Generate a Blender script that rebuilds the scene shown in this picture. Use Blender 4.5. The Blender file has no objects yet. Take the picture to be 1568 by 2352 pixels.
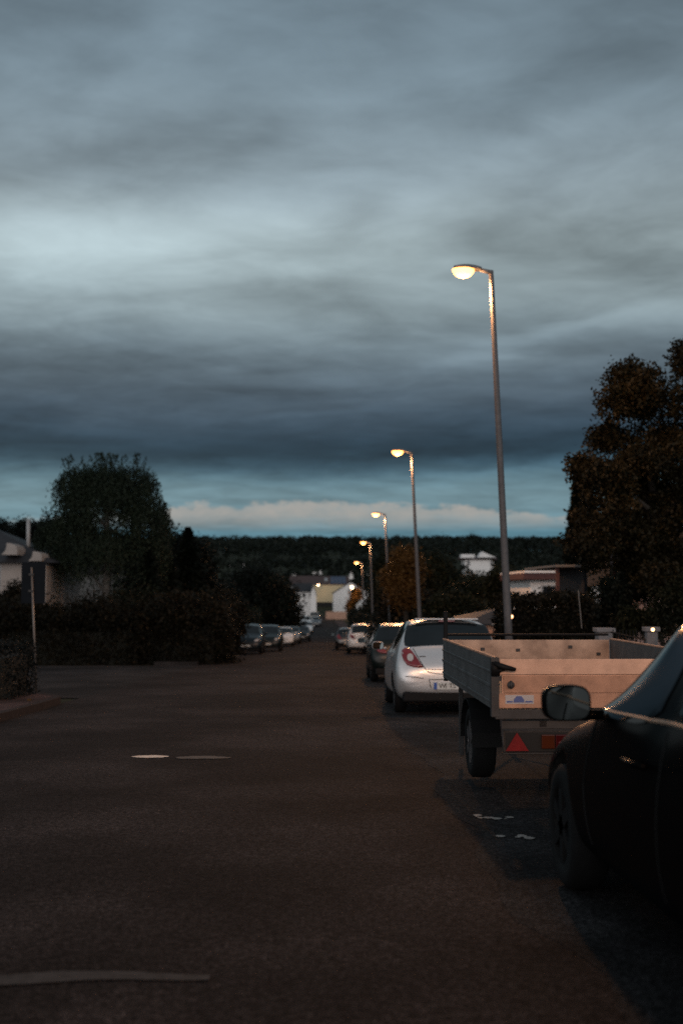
import bpy, bmesh, math, random
import numpy as np
from mathutils import Vector, Matrix
from mathutils.bvhtree import BVHTree
from math import radians as R, pi
random.seed(7); rng = np.random.default_rng(7)
SC = bpy.context.scene
COL = SC.collection

# ------------------------------------------------------------------ camera
F = 2600.0                       # focal length in units of a 1568 x 2352 picture
CAM = Vector((0, 0, 1.3))
PITCH = math.atan(180 / F); YAW = math.atan(44 / F)
cd = bpy.data.cameras.new('camera'); cam = bpy.data.objects.new('camera', cd); COL.objects.link(cam)
cam.location = CAM
cam.rotation_euler = (pi / 2 + PITCH, 0, -YAW)
cd.sensor_fit = 'VERTICAL'; cd.sensor_height = 36; cd.lens = F / 2352 * 36
cd.clip_start = .05; cd.clip_end = 5000
cd.dof.use_dof = True; cd.dof.focus_distance = 9.5; cd.dof.aperture_fstop = 1.5
SC.camera = cam
CM = cam.rotation_euler.to_matrix()

def ray(px, py):
    return CM @ Vector(((px - 784) / F, (1176 - py) / F, -1))
def at(px, py, Y):
    """world point seen at picture position (px,py) on the plane y = Y"""
    d = ray(px, py)
    return CAM + d * ((Y - CAM.y) / d.y)

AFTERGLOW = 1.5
# ------------------------------------------------------------------ world: dusk sky under a broken cloud deck
W = bpy.data.worlds.new('World'); SC.world = W; W.use_nodes = True
nt = W.node_tree; nt.nodes.clear()
N, L = nt.nodes, nt.links
def nd(t, **k):
    n = N.new(t)
    for a, b in k.items(): setattr(n, a, b)
    return n
def mth(op, a, b=None, c=None):
    n = N.new('ShaderNodeMath'); n.operation = op
    for i, v in enumerate((a, b, c)):
        if v is None: continue
        if isinstance(v, (int, float)): n.inputs[i].default_value = v
        else: L.new(v, n.inputs[i])
    return n.outputs[0]
def s2l(c):
    return tuple(((x / 255) / 12.92 if x / 255 <= .04045 else ((x / 255 + .055) / 1.055) ** 2.4) for x in c)
tc = nd('ShaderNodeTexCoord'); sx = nd('ShaderNodeSeparateXYZ'); L.new(tc.outputs['Generated'], sx.inputs[0])
dx, dy, dz = sx.outputs
az = mth('MULTIPLY', mth('ARCTAN2', dx, dy), 180 / pi)
el = mth('MULTIPLY', mth('ARCSINE', mth('MAXIMUM', mth('MINIMUM', dz, 1), -1)), 180 / pi)
# cloud noise lives on a deck: direction divided by height, so it flattens towards the horizon
zz = mth('MAXIMUM', mth('ADD', dz, .10), .05)
cx = nd('ShaderNodeCombineXYZ'); L.new(mth('DIVIDE', dx, zz), cx.inputs[0]); L.new(mth('DIVIDE', dy, zz), cx.inputs[1])
def noise(vec, scale, det, rough, dist=0, sc3=(1, 1, 1), rot=0, loc=(0, 0, 0)):
    m = nd('ShaderNodeMapping'); L.new(vec, m.inputs[0]); m.inputs['Scale'].default_value = sc3
    m.inputs['Rotation'].default_value = (0, 0, rot); m.inputs['Location'].default_value = loc
    n = nd('ShaderNodeTexNoise'); n.inputs['Scale'].default_value = scale; n.inputs['Detail'].default_value = det
    n.inputs['Roughness'].default_value = rough; n.inputs['Distortion'].default_value = dist
    L.new(m.outputs[0], n.inputs[0]); return mth('SUBTRACT', n.outputs[0], .5)
n1 = noise(cx.outputs[0], 1.5, 6, .55, .4, (.9, 1.05, 1), R(16))
n2 = noise(cx.outputs[0], 4.2, 6, .58, .4, (.85, 1.1, 1), R(20), (3, 1, 0))
ae = nd('ShaderNodeCombineXYZ'); L.new(az, ae.inputs[0]); L.new(el, ae.inputs[1])
n3 = noise(ae.outputs[0], .16, 5, .58, .5, (.32, 1.5, 1), R(-2))
n4 = noise(ae.outputs[0], .9, 5, .62, .0, (.75, 1.5, 1), 0, (5, 2, 0))
# warp of elevation so that the bands are ragged
azw = mth('ADD', az, mth('MULTIPLY', n1, 14))
elw = mth('ADD', mth('ADD', el, mth('MULTIPLY', n3, 2.3)), mth('MULTIPLY', n4, .45))
def px_az(px): return math.degrees(math.atan((px - 784) / F) + YAW)
def py_el(py): return math.degrees(PITCH + math.atan((1176 - py) / F))
ramp = nd('ShaderNodeValToRGB'); cr = ramp.color_ramp; cr.interpolation = 'B_SPLINE'
L.new(mth('DIVIDE', mth('ADD', elw, 10), 100), ramp.inputs[0])
stops = [(-10, (38, 50, 57)), (0.5, (62, 96, 109)), (2.6, (68, 108, 123)), (3.4, (86, 114, 124)), (4.6, (96, 120, 128)), (5.5, (80, 106, 116)), (6.1, (48, 72, 86)),
         (6.9, (25, 43, 55)), (8.0, (38, 55, 68)), (9.6, (62, 76, 88)), (12.2, (93, 107, 115)), (14, (117, 131, 136)), (17.2, (129, 142, 145)), (20, (113, 126, 133)),
         (24, (98, 113, 122)), (29, (90, 105, 115)), (40, (94, 108, 117)), (60, (102, 113, 121)), (90, (102, 113, 121))]
while len(cr.elements) < len(stops): cr.elements.new(.5)
for e, (d, c) in zip(cr.elements, stops):
    e.position = (d + 10) / 100; e.color = (*s2l(c), 1)
# clouds placed by direction (azimuth, elevation): gain on the deck brightness
BL = nd  # noqa
gb = bpy.data.node_groups.new('cloud_lump', 'ShaderNodeTree')
for nm in ('az', 'el', 'a0', 'e0', 'sa', 'se', 'slope', 'gain'):
    gb.interface.new_socket(nm, in_out='INPUT', socket_type='NodeSocketFloat')
gb.interface.new_socket('v', in_out='OUTPUT', socket_type='NodeSocketFloat')
gi = gb.nodes.new('NodeGroupInput'); go = gb.nodes.new('NodeGroupOutput')
def gm(op, a, b=None):
    n = gb.nodes.new('ShaderNodeMath'); n.operation = op
    for i, v in enumerate((a, b)):
        if v is None: continue
        if isinstance(v, (int, float)): n.inputs[i].default_value = v
        else: gb.links.new(v, n.inputs[i])
    return n.outputs[0]
o = gi.outputs
da = gm('SUBTRACT', o['az'], o['a0'])
de = gm('SUBTRACT', gm('SUBTRACT', o['el'], o['e0']), gm('MULTIPLY', da, o['slope']))
q = gm('ADD', gm('POWER', gm('DIVIDE', da, o['sa']), 2), gm('POWER', gm('DIVIDE', de, o['se']), 2))
gb.links.new(gm('MULTIPLY', gm('EXPONENT', gm('MULTIPLY', q, -1)), o['gain']), go.inputs[0])
gain = mth('ADD', mth('ADD', mth('MULTIPLY', n1, .85), mth('MULTIPLY', n2, .85)), mth('MULTIPLY', n3, .7))
SL = .12
lumps = [(1260, 1078, 260, 20, .05, .45), (1020, 1062, 130, 12, .0, .3), (560, 1045, 260, 12, .03, -.2), (200, 1000, 240, 14, -.02, .22), (720, 950, 300, 12, .04, .16), (600, 330, 120, 30, .5, -.12), (1250, 330, 160, 40, .2, .14), (420, 90, 160, 40, .3, .12),   # px, py, width px, height px, slope, gain
    (330, 560, 420, 110, .10, .42), (100, 640, 220, 90, .1, .28), (620, 520, 200, 60, .05, .2), (1050, 430, 330, 70, .16, .34), (1480, 260, 300, 60, .2, .18),
    (900, 620, 220, 60, 0, .18), (350, 250, 330, 60, .0, .14), (180, 110, 130, 30, .0, .1), (820, 200, 300, 110, .3, .16),
    (120, 420, 300, 70, .15, -.26), (830, 480, 110, 50, .4, -.24), (1350, 560, 420, 60, .12, -.28), (1500, 120, 260, 200, .0, -.22), (100, 30, 300, 80, 0, -.12),
    (640, 665, 160, 28, .1, -.2), (150, 860, 500, 70, -.02, -.26), (420, 790, 180, 36, .05, .16), (700, 875, 240, 20, .05, .16), (1300, 775, 260, 26, .18, .3),
    (1480, 640, 260, 70, .1, -.22), (330, 930, 300, 22, -.03, .12), (1300, 990, 300, 18, .06, .22), (980, 700, 500, 50, 0, .0), (0, 760, 200, 50, .2, -.1)]
for px, py, w, h, s, g in lumps:
    n = nd('ShaderNodeGroup'); n.node_tree = gb
    L.new(azw if w > 150 else az, n.inputs['az']); L.new(elw, n.inputs['el'])
    for k, v in (('a0', px_az(px)), ('e0', py_el(py)), ('sa', w * .0215), ('se', h * .0215), ('slope', s), ('gain', g)): n.inputs[k].default_value = v
    gain = mth('ADD', gain, n.outputs[0])
mul = nd('ShaderNodeVectorMath', operation='SCALE'); L.new(ramp.outputs[0], mul.inputs[0])
L.new(mth('MAXIMUM', mth('ADD', gain, 1), .3), mul.inputs['Scale'])
# pale cumulus bank low over the hills: a lit top edge, fading underneath
edge = mth('ADD', mth('ADD', mth('MULTIPLY', n4, 1.5), mth('MULTIPLY', n3, .5)), py_el(1150))
edge = mth('ADD', edge, mth('MULTIPLY', mth('POWER', mth('DIVIDE', mth('SUBTRACT', az, px_az(720)), 10.5), 2), -.6))
bank = mth('MULTIPLY', mth('SMOOTH_MIN', mth('MAXIMUM', mth('MULTIPLY', mth('SUBTRACT', edge, el), 4.0), 0), 1, .1),
           mth('MAXIMUM', mth('MINIMUM', mth('MULTIPLY', mth('SUBTRACT', el, py_el(1222)), 1.1), 1), 0))
mix = nd('ShaderNodeMix', data_type='RGBA'); L.new(mth('MULTIPLY', bank, mth('ADD', .78, mth('MULTIPLY', n4, 1.0))), mix.inputs[0]); L.new(mul.outputs[0], mix.inputs[6])
mix.inputs[7].default_value = (*s2l((140, 138, 134)), 1)
sky = nd('ShaderNodeTexSky', sky_type='NISHITA'); sky.sun_disc = False
sky.sun_elevation = R(-3); sky.sun_rotation = R(-60)
add = nd('ShaderNodeMix', data_type='RGBA', blend_type='ADD'); add.inputs[0].default_value = .05
L.new(mix.outputs[2], add.inputs[6]); L.new(sky.outputs[0], add.inputs[7])
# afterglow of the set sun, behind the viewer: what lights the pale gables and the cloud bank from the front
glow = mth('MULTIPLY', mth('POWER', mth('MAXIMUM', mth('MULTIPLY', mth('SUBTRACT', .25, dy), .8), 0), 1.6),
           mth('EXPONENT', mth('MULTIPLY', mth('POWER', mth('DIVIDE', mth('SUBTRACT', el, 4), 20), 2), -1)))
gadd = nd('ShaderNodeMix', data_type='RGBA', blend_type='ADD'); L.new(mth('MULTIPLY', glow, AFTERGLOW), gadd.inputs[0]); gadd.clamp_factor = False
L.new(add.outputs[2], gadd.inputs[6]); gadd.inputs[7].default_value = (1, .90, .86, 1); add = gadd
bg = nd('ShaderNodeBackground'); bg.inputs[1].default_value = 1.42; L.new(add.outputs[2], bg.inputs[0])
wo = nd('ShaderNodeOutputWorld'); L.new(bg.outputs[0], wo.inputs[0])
SC.view_settings.view_transform = 'Standard'; SC.view_settings.look = 'None'
SC.view_settings.exposure = 0; SC.view_settings.gamma = 1
SC.cycles.use_denoising = False
SC.cycles.use_adaptive_sampling = False
SC.cycles.sample_clamp_indirect = 1.0
SC.cycles.sample_clamp_direct = 60; SC.cycles.sample_clamp_indirect = 1.0
SC.cycles.max_bounces = 6; SC.cycles.volume_bounces = 0
SC.render.filter_size = 2.4

# ------------------------------------------------------------------ materials
MATS = {}
def mat(name, col, rough=.6, metal=0, var=.12, scale=3, spec=.5, bump=0, coat=0, emit=None, bscale=None, mottle=None):
    m = bpy.data.materials.new(name); m.use_nodes = True; t = m.node_tree; b = t.nodes['Principled BSDF']
    b.inputs['Roughness'].default_value = rough; b.inputs['Metallic'].default_value = metal
    b.inputs['Specular IOR Level'].default_value = spec; b.inputs['Coat Weight'].default_value = coat; b.inputs['Coat Roughness'].default_value = .06
    g = t.nodes.new('ShaderNodeTexCoord')
    n = t.nodes.new('ShaderNodeTexNoise'); n.inputs['Scale'].default_value = scale; n.inputs['Detail'].default_value = 5; n.inputs['Roughness'].default_value = .6
    t.links.new(g.outputs['Object'], n.inputs[0])
    r = t.nodes.new('ShaderNodeValToRGB'); r.color_ramp.elements[0].position = .3; r.color_ramp.elements[1].position = .7
    r.color_ramp.elements[0].color = (*[c * (1 - var) for c in col], 1); r.color_ramp.elements[1].color = (*[min(1, c * (1 + var)) for c in col], 1)
    if mottle: r.color_ramp.elements[1].color = (*mottle, 1)
    t.links.new(n.outputs[0], r.inputs[0]); t.links.new(r.outputs[0], b.inputs['Base Color'])
    if bump:
        n2 = t.nodes.new('ShaderNodeTexNoise'); n2.inputs['Scale'].default_value = bscale or scale * 8; n2.inputs['Detail'].default_value = 4
        t.links.new(g.outputs['Object'], n2.inputs[0])
        bp = t.nodes.new('ShaderNodeBump'); bp.inputs['Strength'].default_value = bump; bp.inputs['Distance'].default_value = .01
        t.links.new(n2.outputs[0], bp.inputs['Height']); t.links.new(bp.outputs[0], b.inputs['Normal'])
    if emit:
        b.inputs['Emission Color'].default_value = (*emit[:3], 1); b.inputs['Emission Strength'].default_value = emit[3]
    MATS[name] = m; return m
def leafmat(name, col, col2):
    m = mat(name, col, .6, var=.3, scale=.9, spec=.12, mottle=col2)
    b = m.node_tree.nodes['Principled BSDF']
    b.inputs['Subsurface Weight'].default_value = 0
    return m
M_asph = mat('asphalt', (.0195, .016, .0155), .92, var=.28, scale=1.4, spec=.08, bump=.5, bscale=90)
def asphalt_detail(m, amt=.35):
    t = m.node_tree; b = t.nodes['Principled BSDF']; g = t.nodes.new('ShaderNodeTexCoord')
    src = b.inputs['Base Color'].links[0].from_socket
    for sc, rg, dk in ((230, (.36, .68), (.1, 2.3)), (90, (.36, .66), (.3, 1.9)), (32, (.36, .66), (.5, 1.6)), (.5, (.4, .62), (.62, 1.38))):
        n = t.nodes.new('ShaderNodeTexNoise'); n.inputs['Scale'].default_value = sc; n.inputs['Detail'].default_value = 3
        t.links.new(g.outputs['Object'], n.inputs[0])
        mr = t.nodes.new('ShaderNodeMapRange'); mr.inputs[1].default_value, mr.inputs[2].default_value = rg
        mr.inputs[3].default_value, mr.inputs[4].default_value = dk
        t.links.new(n.outputs[0], mr.inputs[0])
        s = t.nodes.new('ShaderNodeVectorMath'); s.operation = 'SCALE'; t.links.new(src, s.inputs[0]); t.links.new(mr.outputs[0], s.inputs['Scale']); src = s.outputs[0]
    t.links.new(src, b.inputs['Base Color'])
asphalt_detail(M_asph)
M_asph2 = mat('old_asphalt', (.019, .018, .0185), .92, var=.3, scale=2, spec=.08, bump=.6, bscale=80); asphalt_detail(M_asph2)
M_side = mat('side_asphalt', (.020, .018, .0178), .92, var=.25, scale=1, spec=.08, bump=.5, bscale=80); asphalt_detail(M_side)
M_pave = mat('pavement_red', (.048, .031, .030), .9, var=.25, scale=3, spec=.1, bump=.4, bscale=60); asphalt_detail(M_pave)
M_kerb = mat('kerb_granite', (.032, .025, .024), .9, scale=20, spec=.1, var=.3)
M_soil = mat('soil', (.03, .032, .018), .95, var=.4, scale=.6, spec=.1)
M_paint = mat('road_paint', (.75, .6, .48), .7, var=.3, scale=14)
M_paintf = mat('faded_paint', (.0165, .0155, .0157), .9, var=.8, scale=22)
M_drop = mat('dropping_white', (.22, .2, .18), .8, var=.4, scale=30)
M_paintw = mat('worn_paint', (.06, .048, .04), .8, var=.5, scale=22)
M_white = mat('white_render', (.74, .72, .70), .9, var=.08, scale=1.2, spec=.2, bump=.2, bscale=30)
M_signback = mat('sign_back_enamel', (.005, .007, .010), .7, var=.15, spec=.1)
M_left = mat('aged_render', (.27, .25, .235), .9, var=.12, scale=1.2, spec=.2)
M_cream = mat('cream_render', (.5, .42, .27), .9, var=.1, scale=1.2, spec=.2)
M_pink = mat('pink_render', (.46, .30, .26), .9, var=.12, scale=1, spec=.2, bump=.3, bscale=25)
M_salm = mat('salmon_render', (.42, .25, .18), .9, var=.15, scale=2.5, spec=.2)
M_grren = mat('grey_render', (.16, .155, .15), .9, var=.15, scale=1, spec=.2)
M_roof = mat('roof_tiles', (.07, .045, .042), .8, var=.25, scale=4, spec=.3)
M_roofd = mat('dark_roof', (.028, .027, .03), .75, var=.25, scale=4, spec=.3)
M_fascia = mat('fascia_wood', (.075, .03, .028), .8, var=.2, scale=6)
M_win = mat('window_glass', (.012, .015, .018), .08, var=.1, spec=.5)
M_frame = mat('window_frame', (.3, .3, .3), .5)
M_blue = mat('dark_blue_panel', (.012, .018, .026), .6, spec=.2, var=.15, scale=3)
M_solar = mat('solar_panel', (.012, .022, .06), .12, var=.2, scale=8)
M_bark = mat('bark', (.022, .018, .014), .95, var=.35, scale=9, bump=.8, bscale=20)
M_birchbark = mat('birch_bark', (.25, .24, .22), .9, var=.5, scale=7, mottle=(.05, .045, .04))
M_pole = mat('galvanised_pole', (.075, .07, .072), .6, .1, var=.2, scale=10)
M_postw = mat('sign_post_steel', (.13, .115, .105), .5, .4, var=.15, scale=12)
M_head = mat('lamp_housing', (.12, .12, .125), .6, .1)
M_glow = mat('lamp_glass', (.8, .6, .4), .3, emit=(1, .34, .065, 8))
M_glowfar = mat('lamp_glass_far', (.8, .6, .4), .3, emit=(1, .36, .09, 8))
M_glint = mat('lantern_or_glint_glass', (.8, .6, .4), .3, emit=(1, .5, .22, 6))  # glow of the two drawn lamp reflections
M_glass = mat('car_glass', (.006, .009, .011), .05, var=.1, spec=.45)
M_glassn = mat('tinted_side_glass', (.004, .007, .009), .07, var=.1, spec=.07)
M_rubber = mat('tyre_rubber', (.007, .0072, .0075), .85, var=.2, scale=20, spec=.15)
M_rim = mat('wheel_rim', (.13, .13, .135), .4, .7)
M_plastic = mat('black_plastic', (.007, .007, .0075), .6, var=.15, spec=.15)
M_under = mat('underbody', (.01, .01, .01), .9)
M_silver = mat('silver_paint', (.55, .56, .57), .3, .45, var=.03, coat=.6)
M_carwhite = mat('white_paint', (.7, .68, .66), .3, 0, var=.03, coat=.7)
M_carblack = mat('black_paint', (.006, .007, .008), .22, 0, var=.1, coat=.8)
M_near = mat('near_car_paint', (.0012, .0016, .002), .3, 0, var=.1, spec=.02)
M_cargrey = mat('grey_paint', (.10, .105, .11), .3, .3, var=.05, coat=.6)
M_carblue = mat('dark_blue_paint', (.006, .010, .014), .25, 0, var=.05, spec=.3)
M_cargreen = mat('dark_green_paint', (.006, .010, .010), .25, 0, var=.05, spec=.3)
M_cartan = mat('tan_paint', (.32, .24, .18), .35, .2, var=.05, coat=.5)
M_red = mat('tail_light_red', (.17, .012, .016), .15, var=.25, scale=22, coat=.6)
M_redrefl = mat('reflector_red', (.16, .01, .012), .3, var=.2, scale=30, coat=.4)
M_darkred = mat('dark_red_lens', (.045, .003, .004), .2, coat=.4)
M_lens = mat('clear_lens', (.45, .43, .42), .15, var=.1, coat=.5)
M_orange = mat('indicator_orange', (.06, .014, .005), .2, var=.2, coat=.5)
M_plate = mat('plate_white', (.55, .55, .52), .5)
M_eu = mat('plate_blue', (.01, .07, .30), .5)
M_ink = mat('plate_ink', (.02, .02, .02), .6)
M_trim = mat('belt_trim', (.42, .30, .22), .6, .6, var=.05)
M_chrome = mat('chrome', (.75, .74, .72), .12, 1, var=.02)
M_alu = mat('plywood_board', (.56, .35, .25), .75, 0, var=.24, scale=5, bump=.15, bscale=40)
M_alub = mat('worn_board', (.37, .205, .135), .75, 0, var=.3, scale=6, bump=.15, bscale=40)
M_alui = mat('stained_board', (.36, .235, .17), .75, 0, var=.3, scale=7, bump=.15, bscale=40, mottle=(.50, .34, .25))
M_aluside = mat('aluminium_side', (.08, .08, .08), .6, .2, var=.25, scale=5, bump=.2, bscale=30)
M_steel = mat('zinc_steel', (.036, .035, .036), .65, .2, var=.3, scale=9)
M_stick = mat('sticker', (.36, .34, .34), .5)
M_stickb = mat('sticker_blue', (.06, .09, .24), .5)
M_mirror = mat('mirror_glass', (.10, .12, .125), .03, 1, var=.02)
M_gpl = mat('gate_pillar_stone', (.16, .155, .16), .85, var=.2, scale=6, bump=.3)
L_birch = leafmat('birch_leaf', (0.0098, 0.0162, 0.0106), (0.0158, 0.0239, 0.0134))
L_dark = leafmat('conifer_leaf', (0.0026, 0.0046, 0.0033), (0.0053, 0.0079, 0.0046))
L_right = leafmat('tree_leaf', (.0052, .0058, .0022), (.0135, .0105, .0034))
L_hedge = leafmat('hedge_leaf', (0.0035, 0.0038, 0.0015), (0.0097, 0.0073, 0.0027))
L_hedge2 = leafmat('clipped_leaf', (0.0040, 0.0056, 0.0056), (0.0073, 0.0092, 0.0086))
L_orange = leafmat('orange_lamplit_leaf', (.05, .027, .008), (.09, .044, .011))  # lamplight on the two orange crowns is put into this leaf colour
L_green = leafmat('shrub_leaf', (0.0053, 0.0073, 0.0033), (0.0099, 0.0119, 0.0046))
L_far = leafmat('wood_leaf', (0.0069, 0.0104, 0.0077), (0.0131, 0.0177, 0.0123))
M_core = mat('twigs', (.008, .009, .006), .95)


# ------------------------------------------------------------------ object helpers
def tag(o, label=None, cat=None, group=None, kind=None):
    if label: o['label'] = label
    if cat: o['category'] = cat
    if group: o['group'] = group
    if kind: o['kind'] = kind
    return o
def empty(name, loc=(0, 0, 0), rz=0, label=None, cat=None, group=None, rx=0):
    o = bpy.data.objects.new(name, None); COL.objects.link(o); o.location = loc; o.rotation_euler = (rx, 0, rz)
    o.empty_display_size = .2
    return tag(o, label, cat, group)
def link(name, me, m, parent=None, smooth=False, loc=None):
    if not me.materials and m: me.materials.append(m)
    o = bpy.data.objects.new(name, me); COL.objects.link(o)
    if parent: o.parent = parent
    if loc is not None: o.location = loc
    if smooth: me.shade_smooth()
    return o
class MB:
    def __init__(s): s.v = []; s.f = []
    def add(s, v, f):
        k = len(s.v); s.v += [tuple(p) for p in v]; s.f += [tuple(i + k for i in q) for q in f]; return s
    def box(s, x0, x1, y0, y1, z0, z1, mtx=None):
        v = [Vector(p) for p in ((x0, y0, z0), (x1, y0, z0), (x1, y1, z0), (x0, y1, z0), (x0, y0, z1), (x1, y0, z1), (x1, y1, z1), (x0, y1, z1))]
        if mtx: v = [mtx @ p for p in v]
        return s.add(v, [(0, 3, 2, 1), (4, 5, 6, 7), (0, 1, 5, 4), (1, 2, 6, 5), (2, 3, 7, 6), (3, 0, 4, 7)])
    def tube(s, pts, r, n=8, cap=True):
        pts = [Vector(p) for p in pts]; rs = r if isinstance(r, (list, tuple)) else [r] * len(pts)
        k0 = len(s.v); prev = None
        for i, p in enumerate(pts):
            d = (pts[min(i + 1, len(pts) - 1)] - pts[max(i - 1, 0)]).normalized()
            u = (d.orthogonal() if prev is None else (prev - d * prev.dot(d))).normalized(); prev = u; w = d.cross(u)
            for j in range(n):
                a = 2 * pi * j / n; s.v.append(tuple(p + (u * math.cos(a) + w * math.sin(a)) * rs[i]))
        for i in range(len(pts) - 1):
            for j in range(n):
                a = k0 + i * n + j; b = k0 + i * n + (j + 1) % n; s.f.append((a, b, b + n, a + n))
        if cap:
            s.f.append(tuple(k0 + j for j in range(n))[::-1]); s.f.append(tuple(k0 + (len(pts) - 1) * n + j for j in range(n)))
        return s
    def prism(s, poly, y0, y1):
        """polygon in x,z extruded along y"""
        n = len(poly)
        return s.add([(x, y0, z) for x, z in poly] + [(x, y1, z) for x, z in poly],
                     [tuple(range(n)), tuple(range(2 * n - 1, n - 1, -1))] + [(i, i + n, (i + 1) % n + n, (i + 1) % n) for i in range(n)])
    def mesh(s, name):
        me = bpy.data.meshes.new(name); me.from_pydata(s.v, [], s.f); me.update()
        bm = bmesh.new(); bm.from_mesh(me); bmesh.ops.recalc_face_normals(bm, faces=bm.faces); bm.to_mesh(me); bm.free()
        return me
    def build(s, name, m, parent=None, smooth=False, bevel=0, loc=None):
        me = s.mesh(name)
        o = link(name, me, m, parent, smooth, loc)
        if bevel:
            b = o.modifiers.new('bevel', 'BEVEL'); b.width = bevel; b.segments = 2; b.limit_method = 'ANGLE'
        return o
def bx(name, m, x0, x1, y0, y1, z0, z1, parent=None, bevel=0, mtx=None):
    return MB().box(x0, x1, y0, y1, z0, z1, mtx).build(name, m, parent, bevel=bevel)
def copy_tree(o, parent=None):
    c = o.copy(); COL.objects.link(c); c.parent = parent
    for ch in list(o.children): copy_tree(ch, c)
    return c

# ------------------------------------------------------------------ terrain
GT = [(-60, 2.1), (0, 0), (80, -2.83), (110, -3.6), (150, -4.15), (180, -4.35), (200, -4.1), (230, -3.0), (260, -1.6), (300, 1.2), (350, 6.3), (450, 13.5), (700, 26), (1100, 30), (3000, 30)]
def G(y):
    for (a, za), (b, zb) in zip(GT, GT[1:]):
        if y <= b: return za + (zb - za) * (y - a) / (b - a)
    return GT[-1][1]
def curve(y): return 0 if y < 50 else (y - 50) * .0088 - max(0, y - 120) * .03
YS = [-40, -20, -10] + list(range(0, 100, 4)) + list(range(100, 220, 8)) + [230, 245, 260, 280, 300, 325, 350, 400, 450, 520, 600, 700, 850, 1100, 3000]
def strip(name, m, x0, x1, y0, y1, dz, follow=True, label=None, skirt=0):
    ys = sorted({y0, y1} | {y for y in YS if y0 < y < y1}); v = []; f = []
    for y in ys:
        c = curve(y) if follow else 0
        v += [(x0 + c, y, G(y) + dz), (x1 + c, y, G(y) + dz)]
    for i in range(len(ys) - 1): f.append((2 * i, 2 * i + 1, 2 * i + 3, 2 * i + 2))
    if skirt:
        k = len(v); v += [(a, b, c - skirt) for a, b, c in v]
        for i in range(len(ys) - 1): f += [(2 * i, 2 * i + 2, 2 * i + 2 + k, 2 * i + k), (2 * i + 1, 2 * i + 1 + k, 2 * i + 3 + k, 2 * i + 3)]
        f.append((0, k, k + 1, 1)); e = 2 * len(ys) - 2; f.append((e, e + 1, e + 1 + k, e + k))
    o = MB().add(v, f).build(name, m); return tag(o, kind='structure')
g = MB(); xs = [-1500, -700, -300, -120, -60, -25, -10, 0, 10, 25, 60, 120, 300, 700, 1500]
def side(x, y): return .0
for j, y in enumerate(YS):
    for x in xs:
        g.v.append((x, y, G(y) - .02 + (max(0, (y - 500)) * .0 )))
for j in range(len(YS) - 1):
    for i in range(len(xs) - 1):
        a = j * len(xs) + i; g.f.append((a, a + 1, a + 1 + len(xs), a + len(xs)))
tag(g.build('ground', M_soil), kind='structure')
strip('road', M_asph, -4.7, 3.05, -40, 215, 0)
strip('side_road', M_side, -60, -4.7, 22.3, 43, 0, follow=False)
pb = MB(); py_ = sorted({y * .4 for y in range(-10, 86)} | {float(y) for y in YS if -4 <= y <= 34})
for y in py_: pb.v += [(.97 + .07 * math.sin(y * 1.9) + .05 * math.sin(y * 4.3 + 1) + .05 * math.sin(y * .7), y, G(y) + .0025), (3.04, y, G(y) + .0025)]
for i in range(len(py_) - 1): pb.f.append((2 * i, 2 * i + 1, 2 * i + 3, 2 * i + 2))
tag(pb.build('asphalt_patch', M_asph2), kind='structure')
strip('pavement', M_pave, 3.05, 4.7, -40, 200, .12, skirt=.2)
strip('pavement', M_side, -6.4, -4.75, 43.6, 200, .12, skirt=.2)
# corner pavement on the left with a rounded corner and kerb stones
cp = [(-4.75, -40), (-4.75, 17.5)]
arc = [(-7.4 + 2.65 * math.cos(a), 20.0 + 2.65 * math.sin(a)) for a in [i * pi / 16 for i in range(0, 9)]]
cp += arc + [(-40, 22.65), (-40, -40)]
n = len(cp)
b = MB().add([(x, y, G(y) + .12) for x, y in cp] + [(x, y, G(y) - .1) for x, y in cp], [tuple(range(n))] + [(i, (i + 1) % n, (i + 1) % n + n, i + n) for i in range(n)])
pv = tag(b.build('pavement', M_pave), kind='structure')
path = [(-4.75, 2 + i) for i in range(0, 18)] + arc[1:] + [(-8.4 - i, 22.65) for i in range(0, 6)]
for i in range(len(path) - 1):
    (xa, ya), (xb, yb) = path[i], path[i + 1]
    a, c = Vector((xa, ya, G(ya))), Vector((xb, yb, G(yb))); d = c - a; ln = d.length; d.normalize(); nrm = Vector((d.y, -d.x, 0))
    m4 = Matrix((( *d,), ( *nrm,), (0, 0, 1))).transposed().to_4x4(); m4.translation = a
    bx('kerb_stone', M_kerb, .006, ln - .006, .002, .13, -.1, .125 + random.uniform(-.003, .003), pv, .008, m4)
# paint spots and worn streak on the asphalt
def blob(name, m, px, py, Y, rx, ry, dz, wob=.15, n=22):
    p = at(px, py, Y); b = MB(); pts = []
    for i in range(n):
        a = 2 * pi * i / n; k = 1 + random.uniform(-wob, wob)
        x, y = p.x + rx * k * math.cos(a), Y + ry * k * math.sin(a); pts.append((x, y, G(y) + dz))
    b.add(pts, [tuple(range(n))]); return tag(b.build(name, m), kind='structure')
blob('road_marking', M_paint, 347, 1732, 11.9, .19, .115, .006, .10)
blob('road_marking', M_paintw, 465, 1734, 11.8, .27, .13, .006, .2)
b = MB(); 
for j, yy in enumerate((0, 1)):
    for i in range(15):
        x = -1.75 + i * .095; y = 4.27 + .02 * math.sin(i * .8) + i * .006 + yy * (.06 + .07 * math.sin(i / 14 * pi) + random.uniform(-.012, .012)); b.v.append((x, y, G(y) + .006))
for i in range(14): b.f.append((i, i + 1, i + 16, i + 15))
tag(b.build('road_marking', M_paintf), kind='structure')
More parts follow.
